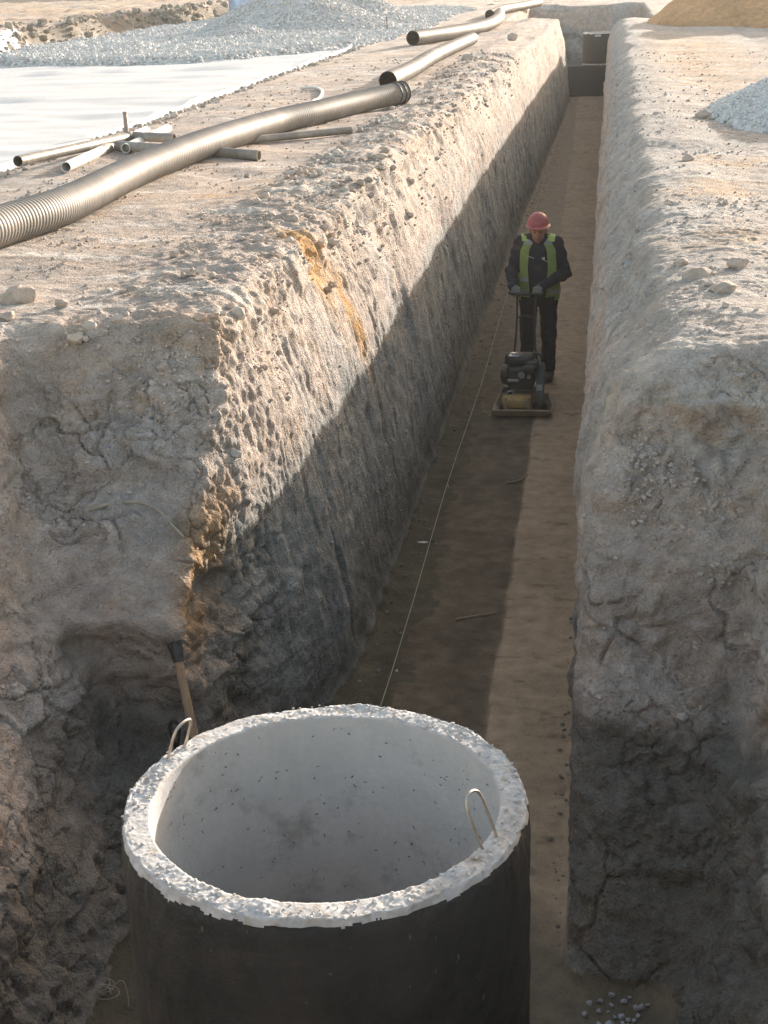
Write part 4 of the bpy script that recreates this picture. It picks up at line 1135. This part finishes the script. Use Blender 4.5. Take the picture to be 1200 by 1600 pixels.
for k in range(6): add_box(eng, (.20, .012, .13), (-.02, -.045-.004*(k % 2), .28+.0*k), bevel=.002) if k == 0 else add_box(eng, (.18, .02, .006), (-.02, -.05, .25+.028*k), bevel=.001)
eo = obj('engine', eng, M_eng, pc)
bm = bmesh.new(); add_cyl(bm, (-.15, .07, .33), (-.205, .07, .33), .10, .085, seg=30); add_cyl(bm, (-.205, .07, .33), (-.215, .07, .33), .05, seg=24); obj('recoil_starter', bm, M_eng, eo)
bm = bmesh.new(); add_cyl(bm, (-.01, -.045, .36), (-.01, -.085, .36), .032, seg=20); add_cyl(bm, (.06, -.045, .34), (.06, -.075, .34), .018, seg=16); add_box(bm, (.11, .03, .03), (-.09, -.05, .30), bevel=.006)
obj('carburettor', bm, M_engm, eo)
bm = bmesh.new(); add_box(bm, (.25, .21, .10), (-.03, .09, .475), bevel=.035, seg=4); obj('fuel_tank', bm, M_eng, eo)
bm = bmesh.new(); add_cyl(bm, (-.08, .04, .52), (-.08, .04, .548), .03, seg=20); add_box(bm, (.10, .05, .018), (-.085, -.01, .528), bevel=.006); obj('tank_cap', bm, M_engm, eo)
bm = bmesh.new(); add_box(bm, (.12, .14, .10), (.09, .0, .44), bevel=.025, seg=3); add_box(bm, (.12, .05, .07), (.06, -.08, .42), bevel=.015); obj('air_filter', bm, M_eng, eo)
bm = bmesh.new(); vs = [(-.13, .02), (.02, -.01), (.19, .30), (.17, .43), (.05, .43), (-.12, .22), (-.16, .10)]
f_ = bm.faces.new([bm.verts.new((.125, y_, z_)) for y_, z_ in vs]); r = bmesh.ops.extrude_face_region(bm, geom=[f_]); bmesh.ops.translate(bm, vec=(.075, 0, 0), verts=[e for e in r['geom'] if isinstance(e, bmesh.types.BMVert)])
bmesh.ops.bevel(bm, geom=bm.edges[:], offset=.012, segments=2, affect='EDGES'); obj('belt_guard', bm, M_eng, pc)
bm = bmesh.new(); add_box(bm, (.055, .004, .07), (.162, -.122, .25), rot=(.35, 0, 0)); st_ = obj('sticker', bm, M_refl, pc)
bm = bmesh.new()
cage = [Vector((-.2, .22, .2)), Vector((-.17, .2, .42)), Vector((-.14, .18, .50)), Vector((.14, .18, .50)), Vector((.17, .2, .42)), Vector((.2, .22, .2))]
tube(bm, smooth_path(cage, .03), .013, 10)
obj('cage', bm, M_eng, pc)
HB_Y, HB_Z = .62, 1.0          # handle bar height where the hands hold it
bm = bmesh.new()
hl = []
for s_ in (-1, 1):
    p_ = smooth_path([Vector((s_*.15, .27, .22)), Vector((s_*.10, .38, .5)), Vector((s_*.085, .49, .78)), Vector((s_*.09, HB_Y-.02, HB_Z-.03))], .04)
    tube(bm, p_, .011, 10)
tube(bm, smooth_path([Vector((-.17, HB_Y, HB_Z)), Vector((-.14, HB_Y-.02, HB_Z-.01)), Vector((.14, HB_Y-.02, HB_Z-.01)), Vector((.17, HB_Y, HB_Z))], .04), .013, 10)
tube(bm, smooth_path([Vector((-.085, .49, .78)), Vector((-.03, .48, .80)), Vector((.03, .48, .80)), Vector((.085, .49, .78))], .04), .010, 8)
obj('handle_bar', bm, mat('black_tube', (.012, .012, .012), .55), pc)

# ------------------------------------------------------------------ the worker, local frame: feet at origin, facing -Y
WX, WY = -.67, 14.66
wk = empty('person', (WX, WY, FLOOR+.012), 0)
tag(wk, 'person in pink red helmet, navy jacket and yellow green vest guiding the plate compactor', 'person')
hy = CY+HB_Y-WY; hz_ = HB_Z+.008             # handle bar in the worker's frame
gx = CX-WX
hands = [(gx-.105, hy+.005, hz_), (gx+.105, hy+.005, hz_)]
wr = [(gx-.140, hy+.075, hz_+.035), (gx+.140, hy+.075, hz_+.035)]
el = [(-.262, .0, 1.13), (.262, .01, 1.12)]
shd = [(-.17, .01, 1.42), (.17, .01, 1.42)]
hip = [(-.095, .03, .90), (.095, .03, .90)]; kn = [(-.105, -.03, .49), (.105, .04, .50)]; an = [(-.115, .03, .10), (.105, .14, .11)]
HC = (0, -.095, 1.56)                      # head centre
tilt = .20                                  # head bowed
Rh = np.array(Euler((tilt, 0, 0)).to_matrix())
def headlocal(P): return (P-np.array(HC))@Rh
def f_body(P):
    L_ = headlocal(P)
    d = ellip(L_, (0, .012, .035), (.076, .095, .10))
    d = smin(d, ellip(L_, (0, -.028, -.045), (.058, .062, .072)), .03)       # jaw
    d = smin(d, ellip(L_, (0, -.062, -.092), (.026, .024, .022)), .02)       # chin
    d = smin(d, capsule(L_, (0, -.082, .012), (0, -.108, -.022), .009, .015), .012)  # nose
    d = smin(d, ellip(L_, (0, -.083, -.060), (.024, .012, .006)), .006)       # upper lip
    d = smin(d, ellip(L_, (0, -.080, -.072), (.021, .012, .007)), .006)
    d = smin(d, ellip(L_, (0, -.080, .030), (.055, .014, .009)), .015)        # brow
    for s_ in (-1, 1):
        d = smax(d, -ellip(L_, (s_*.031, -.094, .008), (.016, .013, .010)), .008)   # eye socket
        d = np.minimum(d, ellip(L_, (s_*.031, -.074, .007), (.012, .012, .011)))
        d = smin(d, ellip(L_, (s_*.078, .010, -.005), (.010, .020, .033)), .008)  # ear
    d = smin(d, capsule(P, (0, -.055, 1.50), (0, .0, 1.37), .056, .062), .03)
    d = smin(d, ellip(P, (0, .01, 1.24), (.15, .09, .20)), .05)
    d = smin(d, ellip(P, (0, .02, .97), (.13, .085, .13)), .06)
    for i in (0, 1):
        d = smin(d, capsule(P, shd[i], el[i], .042, .034), .03); d = smin(d, capsule(P, el[i], wr[i], .034, .024), .02)
        d = smin(d, capsule(P, hip[i], kn[i], .070, .045), .03); d = smin(d, capsule(P, kn[i], an[i], .045, .026), .02)
        d = smin(d, capsule(P, (an[i][0], an[i][1], .06), (an[i][0], an[i][1]-.12, .045), .024, .022), .01)
    return d
def c_body(V_):
    L_ = headlocal(V_); c_ = np.tile(np.array([.36, .17, .115]), (len(V_), 1))
    def m_(col, w_):
        nonlocal c_
        w_ = np.clip(w_, 0, 1)[:, None]; c_ = c_*(1-w_)+np.array(col)*w_
    m_((.42, .17, .12), np.exp(-((np.abs(L_[:, 0])-.045)**2+(L_[:, 2]+.03)**2)/.0008)*.6)
    m_((.33, .11, .09), (np.abs(L_[:, 0]) < .024)*(np.abs(L_[:, 2]+.066) < .011)*(L_[:, 1] < -.08))
    m_((.05, .035, .03), (np.abs(L_[:, 0]) > .015)*(np.abs(L_[:, 0]) < .05)*(np.abs(L_[:, 2]-.032) < .006)*(L_[:, 1] < -.06))
    m_((.06, .045, .04), ((np.abs(L_[:, 0])-.031)**2+(L_[:, 2]-.006)**2 < .00008)*(L_[:, 1] < -.05))
    m_((.16, .09, .07), (L_[:, 2] < -.05)*(L_[:, 1] < .0)*.45*(L_[:, 2] > -.13))
    m_((.035, .028, .024), (L_[:, 1] > .015)*(L_[:, 2] > -.045))
    return c_
body = field_mesh('body', f_body, (-.42, -.62, .0), (.42, .30, 1.75), .0085, M_skin, wk, c_body)
def f_jacket(P):
    d = ellip(P, (0, .012, 1.27), (.205, .135, .26))
    d = smin(d, ellip(P, (0, .02, 1.02), (.185, .135, .20)), .08)
    d = smin(d, capsule(P, (-.13, .005, 1.43), (.13, .005, 1.43), .065, .065), .05)
    for i in (0, 1):
        d = smin(d, capsule(P, shd[i], el[i], .072, .060), .04)
        e = capsule(P, el[i], wr[i], .064, .044)
        d = smin(d, e, .025)
    d = smin(d, capsule(P, (0, -.05, 1.455), (0, -.01, 1.42), .078, .085), .03)      # collar
    d = smax(d, -capsule(P, (0, -.10, 1.60), (0, -.02, 1.40), .075, .058), .01)      # neck opening
    d = smax(d, .865-P[:, 2], .02)
    # folds
    d = d+.006*np.sin(P[:, 2]*60+P[:, 0]*25+2*np.sin(P[:, 1]*22))*sstep(.16, .28, np.abs(P[:, 0]))+.010*fbm((P*7).astype(np.float32), 2)
    return smax(d, -ellip(P, (0, .02, .84), (.15, .10, .10)), .01)
jk = field_mesh('jacket', f_jacket, (-.42, -.66, .80), (.42, .26, 1.60), .010, M_jack, wk)
def f_trou(P):
    d = ellip(P, (0, .025, .92), (.165, .115, .13))
    for i in (0, 1):
        d = smin(d, capsule(P, hip[i], kn[i], .098, .074), .035); d = smin(d, capsule(P, kn[i], (an[i][0], an[i][1], .13), .074, .068), .03)
    d = smax(d, P[:, 2]-1.0, .01); d = smax(d, .085-P[:, 2], .01)
    return d+.009*fbm((P*np.array([8, 8, 11])).astype(np.float32), 2)+.004*np.sin(P[:, 2]*70+P[:, 0]*30)*sstep(.5, .2, P[:, 2])
tr = field_mesh('trousers', f_trou, (-.30, -.20, .06), (.30, .34, 1.02), .010, M_trou, wk)
for i in (0, 1):
    ax_, ay_, az_ = an[i]
    def f_boot(P):
        d = capsule(P, (ax_, ay_+.03, .05), (ax_, ay_-.15, .042), .044, .046)
        d = smin(d, capsule(P, (ax_, ay_+.01, .05), (ax_, ay_+.0, .19), .050, .058), .03)
        d = smin(d, capsule(P, (ax_, ay_-.11, .045), (ax_, ay_-.17, .04), .050, .042), .02)
        return smax(d, -P[:, 2]+.004, .004)
    bt = field_mesh('boot', f_boot, (ax_-.09, ay_-.26, -.01), (ax_+.09, ay_+.12, .27), .007, M_boot, wk)
# gloves: palm, four bent fingers over the bar, thumb under it
for i, s_ in ((0, -1), (1, 1)):
    hx, hyy, hzz = hands[i]
    def f_glove(P):
        w = np.array(wr[i]); k = np.array((hx, hyy+.045, hzz+.028))
        d = capsule(P, w+np.array((0, .02, .01)), w*.5+k*.5, .036, .034)
        fr = None
        for q, (off_, ln) in enumerate(((-.033, .92), (-.011, 1.), (.011, .97), (.033, .85))):
            x_ = hx+off_
            a0 = (x_, hyy+.040, hzz+.030); a1 = (x_, hyy-.004, hzz+.034*ln+.004); a2 = (x_, hyy-.030, hzz+.008); a3 = (x_+.002, hyy-.018*ln, hzz-.020)
            e = smin(smin(capsule(P, a0, a1, .0135, .012), capsule(P, a1, a2, .012, .011), .004), capsule(P, a2, a3, .011, .010), .004)
            fr = e if fr is None else np.minimum(fr, e)
            d = smin(d, capsule(P, w*.35+np.array(a0)*.65, a0, .020, .015), .014)
        d = smin(d, fr, .006)
        tb = smin(capsule(P, (hx-s_*.030, hyy+.050, hzz+.014), (hx-s_*.045, hyy+.018, hzz-.012), .015, .013), capsule(P, (hx-s_*.045, hyy+.018, hzz-.012), (hx-s_*.030, hyy-.012, hzz-.022), .013, .011), .005)
        return smin(d, tb, .006)
    gl = field_mesh('glove', f_glove, (hx-.11, hyy-.06, hzz-.06), (hx+.11, hyy+.17, hzz+.12), .0038, M_glove, wk)
# helmet
Mh = Matrix.Translation(HC) @ Euler((tilt-.16, 0, 0)).to_matrix().to_4x4()
bm = bmesh.new(); g = []
nu, nv = 48, 18
for j in range(nv+1):
    t_ = j/nv*math.pi/2; row = []
    for i in range(nu):
        a_ = 2*math.pi*i/nu; rx, ry, rz = .108, .132, .118
        ridge = 1+.018*math.exp(-((math.cos(a_)*math.cos(t_))/.13)**2)+.006*math.cos(a_*8)*math.cos(t_)**2*math.sin(t_)
        row.append(bm.verts.new((rx*math.cos(a_)*math.cos(t_)*1, .008+ry*math.sin(a_)*math.cos(t_), .052+rz*math.sin(t_)*ridge)) if j < nv else None)
    g.append(row)
topv = bm.verts.new((0, .008, .052+.118*1.02))
for j in range(nv-1):
    for i in range(nu): bm.faces.new((g[j][i], g[j][(i+1) % nu], g[j+1][(i+1) % nu], g[j+1][i]))
for i in range(nu): bm.faces.new((g[nv-1][i], g[nv-1][(i+1) % nu], topv))
bmesh.ops.solidify(bm, geom=bm.faces[:], thickness=.004)
bm.transform(Mh); hm = obj('helmet', bm, M_helm, wk, 60)
bm = bmesh.new(); ra, rb = [], []
for i in range(nu):
    a_ = 2*math.pi*i/nu; front = max(0, -math.sin(a_)); ext = .014+.040*front**1.5
    rb.append(bm.verts.new(((.107)*math.cos(a_), .008+.131*math.sin(a_), .055)))
    ra.append(bm.verts.new(((.108+ext*.8)*math.cos(a_), .008+(.132+ext)*math.sin(a_), .045-.010*front)))
for i in range(nu): bm.faces.new((ra[i], ra[(i+1) % nu], rb[(i+1) % nu], rb[i]))
bmesh.ops.solidify(bm, geom=bm.faces[:], thickness=.005); bm.transform(Mh); obj('brim', bm, M_helm, hm, 60)
# vest: open-front shell hung from the shoulders, following the jacket
def torso_r(a_, z_):
    """distance of the jacket surface from the trunk axis at angle a_ (0 = +X, -90 deg = front)"""
    rx = np.interp(z_, [.80, .90, 1.02, 1.2, 1.36, 1.44, 1.49], [.195, .195, .195, .205, .20, .165, .11])
    ry = np.interp(z_, [.80, .90, 1.02, 1.2, 1.36, 1.44, 1.49], [.145, .145, .146, .150, .140, .105, .075])
    return rx*math.cos(a_), .012+ry*math.sin(a_)
def panel(a0, a1, z0, z1, grow=.012, na=20, nz=24, taper=None, hem=None):
    bm = bmesh.new(); g = []
    for i in range(na+1):
        row = []
        for j in range(nz+1):
            z_ = z0+(z1-z0)*j/nz
            lo, hi = (a0, a1) if taper is None else taper(z_)
            a_ = R(lo+(hi-lo)*i/na); x_, y_ = torso_r(a_, z_)
            k = 1+grow/.17+.012*math.sin(a_*9+z_*13)
            row.append(bm.verts.new((x_*k, .012+(y_-.012)*k, z_)))
        g.append(row)
    for i in range(na):
        for j in range(nz): bm.faces.new((g[i][j], g[i+1][j], g[i+1][j+1], g[i][j+1]))
    bmesh.ops.solidify(bm, geom=bm.faces[:], thickness=.004)
    return bm
vest = None
def strap_taper(side):
    def t(z_):
        c_ = np.interp(z_, [.86, 1.0, 1.2, 1.36, 1.46], [-50, -52, -50, -53, -60]); w_ = np.interp(z_, [.86, 1.0, 1.2, 1.38, 1.47], [20, 15, 14, 14, 17])
        lo, hi = c_-w_, c_+w_
        return (lo, hi) if side > 0 else (-180-hi, -180-lo)
    return t
bm = panel(-5, 185, .86, 1.47, .016, 40, 24)
for s_ in (1, -1):
    b2 = panel(0, 0, .90, 1.475, .018, 10, 26, strap_taper(s_)); tmp = bpy.data.meshes.new('t'); b2.to_mesh(tmp); b2.free(); bm.from_mesh(tmp); bpy.data.meshes.remove(tmp)
    b2 = panel(-38 if s_ > 0 else 185-7, -2 if s_ > 0 else 218, .86, 1.06, .016, 10, 10); tmp = bpy.data.meshes.new('t'); b2.to_mesh(tmp); b2.free(); bm.from_mesh(tmp); bpy.data.meshes.remove(tmp)
    # shoulder bridge
    pts_ = [Vector((s_*.115, -.085, 1.45)), Vector((s_*.125, -.04, 1.497)), Vector((s_*.125, .03, 1.505)), Vector((s_*.12, .09, 1.465))]
    for k in range(len(pts_)-1):
        a_, b_ = pts_[k], pts_[k+1]; wv = Vector((.042, 0, 0)); o_ = Vector((0, 0, -.012*s_*0))
        q_ = [bm.verts.new(a_-wv), bm.verts.new(a_+wv-Vector((0, 0, .012))), bm.verts.new(b_+wv-Vector((0, 0, .012))), bm.verts.new(b_-wv)]
        bm.faces.new(q_)
vest = obj('vest', bm, M_vest, wk, 50)
for z0_, z1_ in ((.93, .98), (1.18, 1.225)):
    bm = panel(-5, 185, z0_, z1_, .021, 40, 3); obj('reflective_band', bm, M_refl, vest)
for s_ in (1, -1):
    for z0_, z1_ in ((.925, .975),):
        b2 = panel(-60 if s_ > 0 else 182, -2 if s_ > 0 else 240, z0_, z1_, .024, 14, 3); obj('reflective_band', b2, M_refl, vest)
    t_ = strap_taper(s_); b2 = panel(0, 0, 1.055, 1.10, .023, 8, 3, t_); obj('reflective_band', b2, M_refl, vest)
    b2 = panel(0, 0, 1.415, 1.465, .023, 8, 3, t_); obj('reflective_band', b2, M_refl, vest)
# small pale patches on the jacket
def patch(x_, z_, w_, h_, rot=0):
    bm = bmesh.new(); y_ = .012-math.sqrt(max(0, 1-(x_/.205)**2))*.152-.004
    add_box(bm, (w_, .004, h_), (x_, y_, z_), rot=(0, rot, 0), bevel=.001); obj('chest_patch', bm, M_refl, jk)
patch(.055, 1.285, .026, .026); patch(-.075, 1.30, .075, .007, .35); patch(.09, 1.255, .06, .006, .3)
def haze():
    bm = bmesh.new(); add_box(bm, (240, 360, 16), (0, 130, 5.0)); o = obj('haze', bm, None)
    m = bpy.data.materials.new('dusty_air'); m.use_nodes = True; nt = m.node_tree; nt.nodes.clear()
    out = nt.nodes.new('ShaderNodeOutputMaterial'); v = nt.nodes.new('ShaderNodeVolumePrincipled')
    v.inputs['Color'].default_value = (.95, .93, .90, 1); v.inputs['Density'].default_value = .0013; v.inputs['Anisotropy'].default_value = .0
    nt.links.new(v.outputs[0], out.inputs['Volume']); o.data.materials.append(m); o['kind'] = 'stuff'
haze()
S.cycles.max_bounces = 5; S.cycles.diffuse_bounces = 3; S.cycles.glossy_bounces = 2
S.cycles.use_adaptive_sampling = True; S.cycles.adaptive_threshold = .02
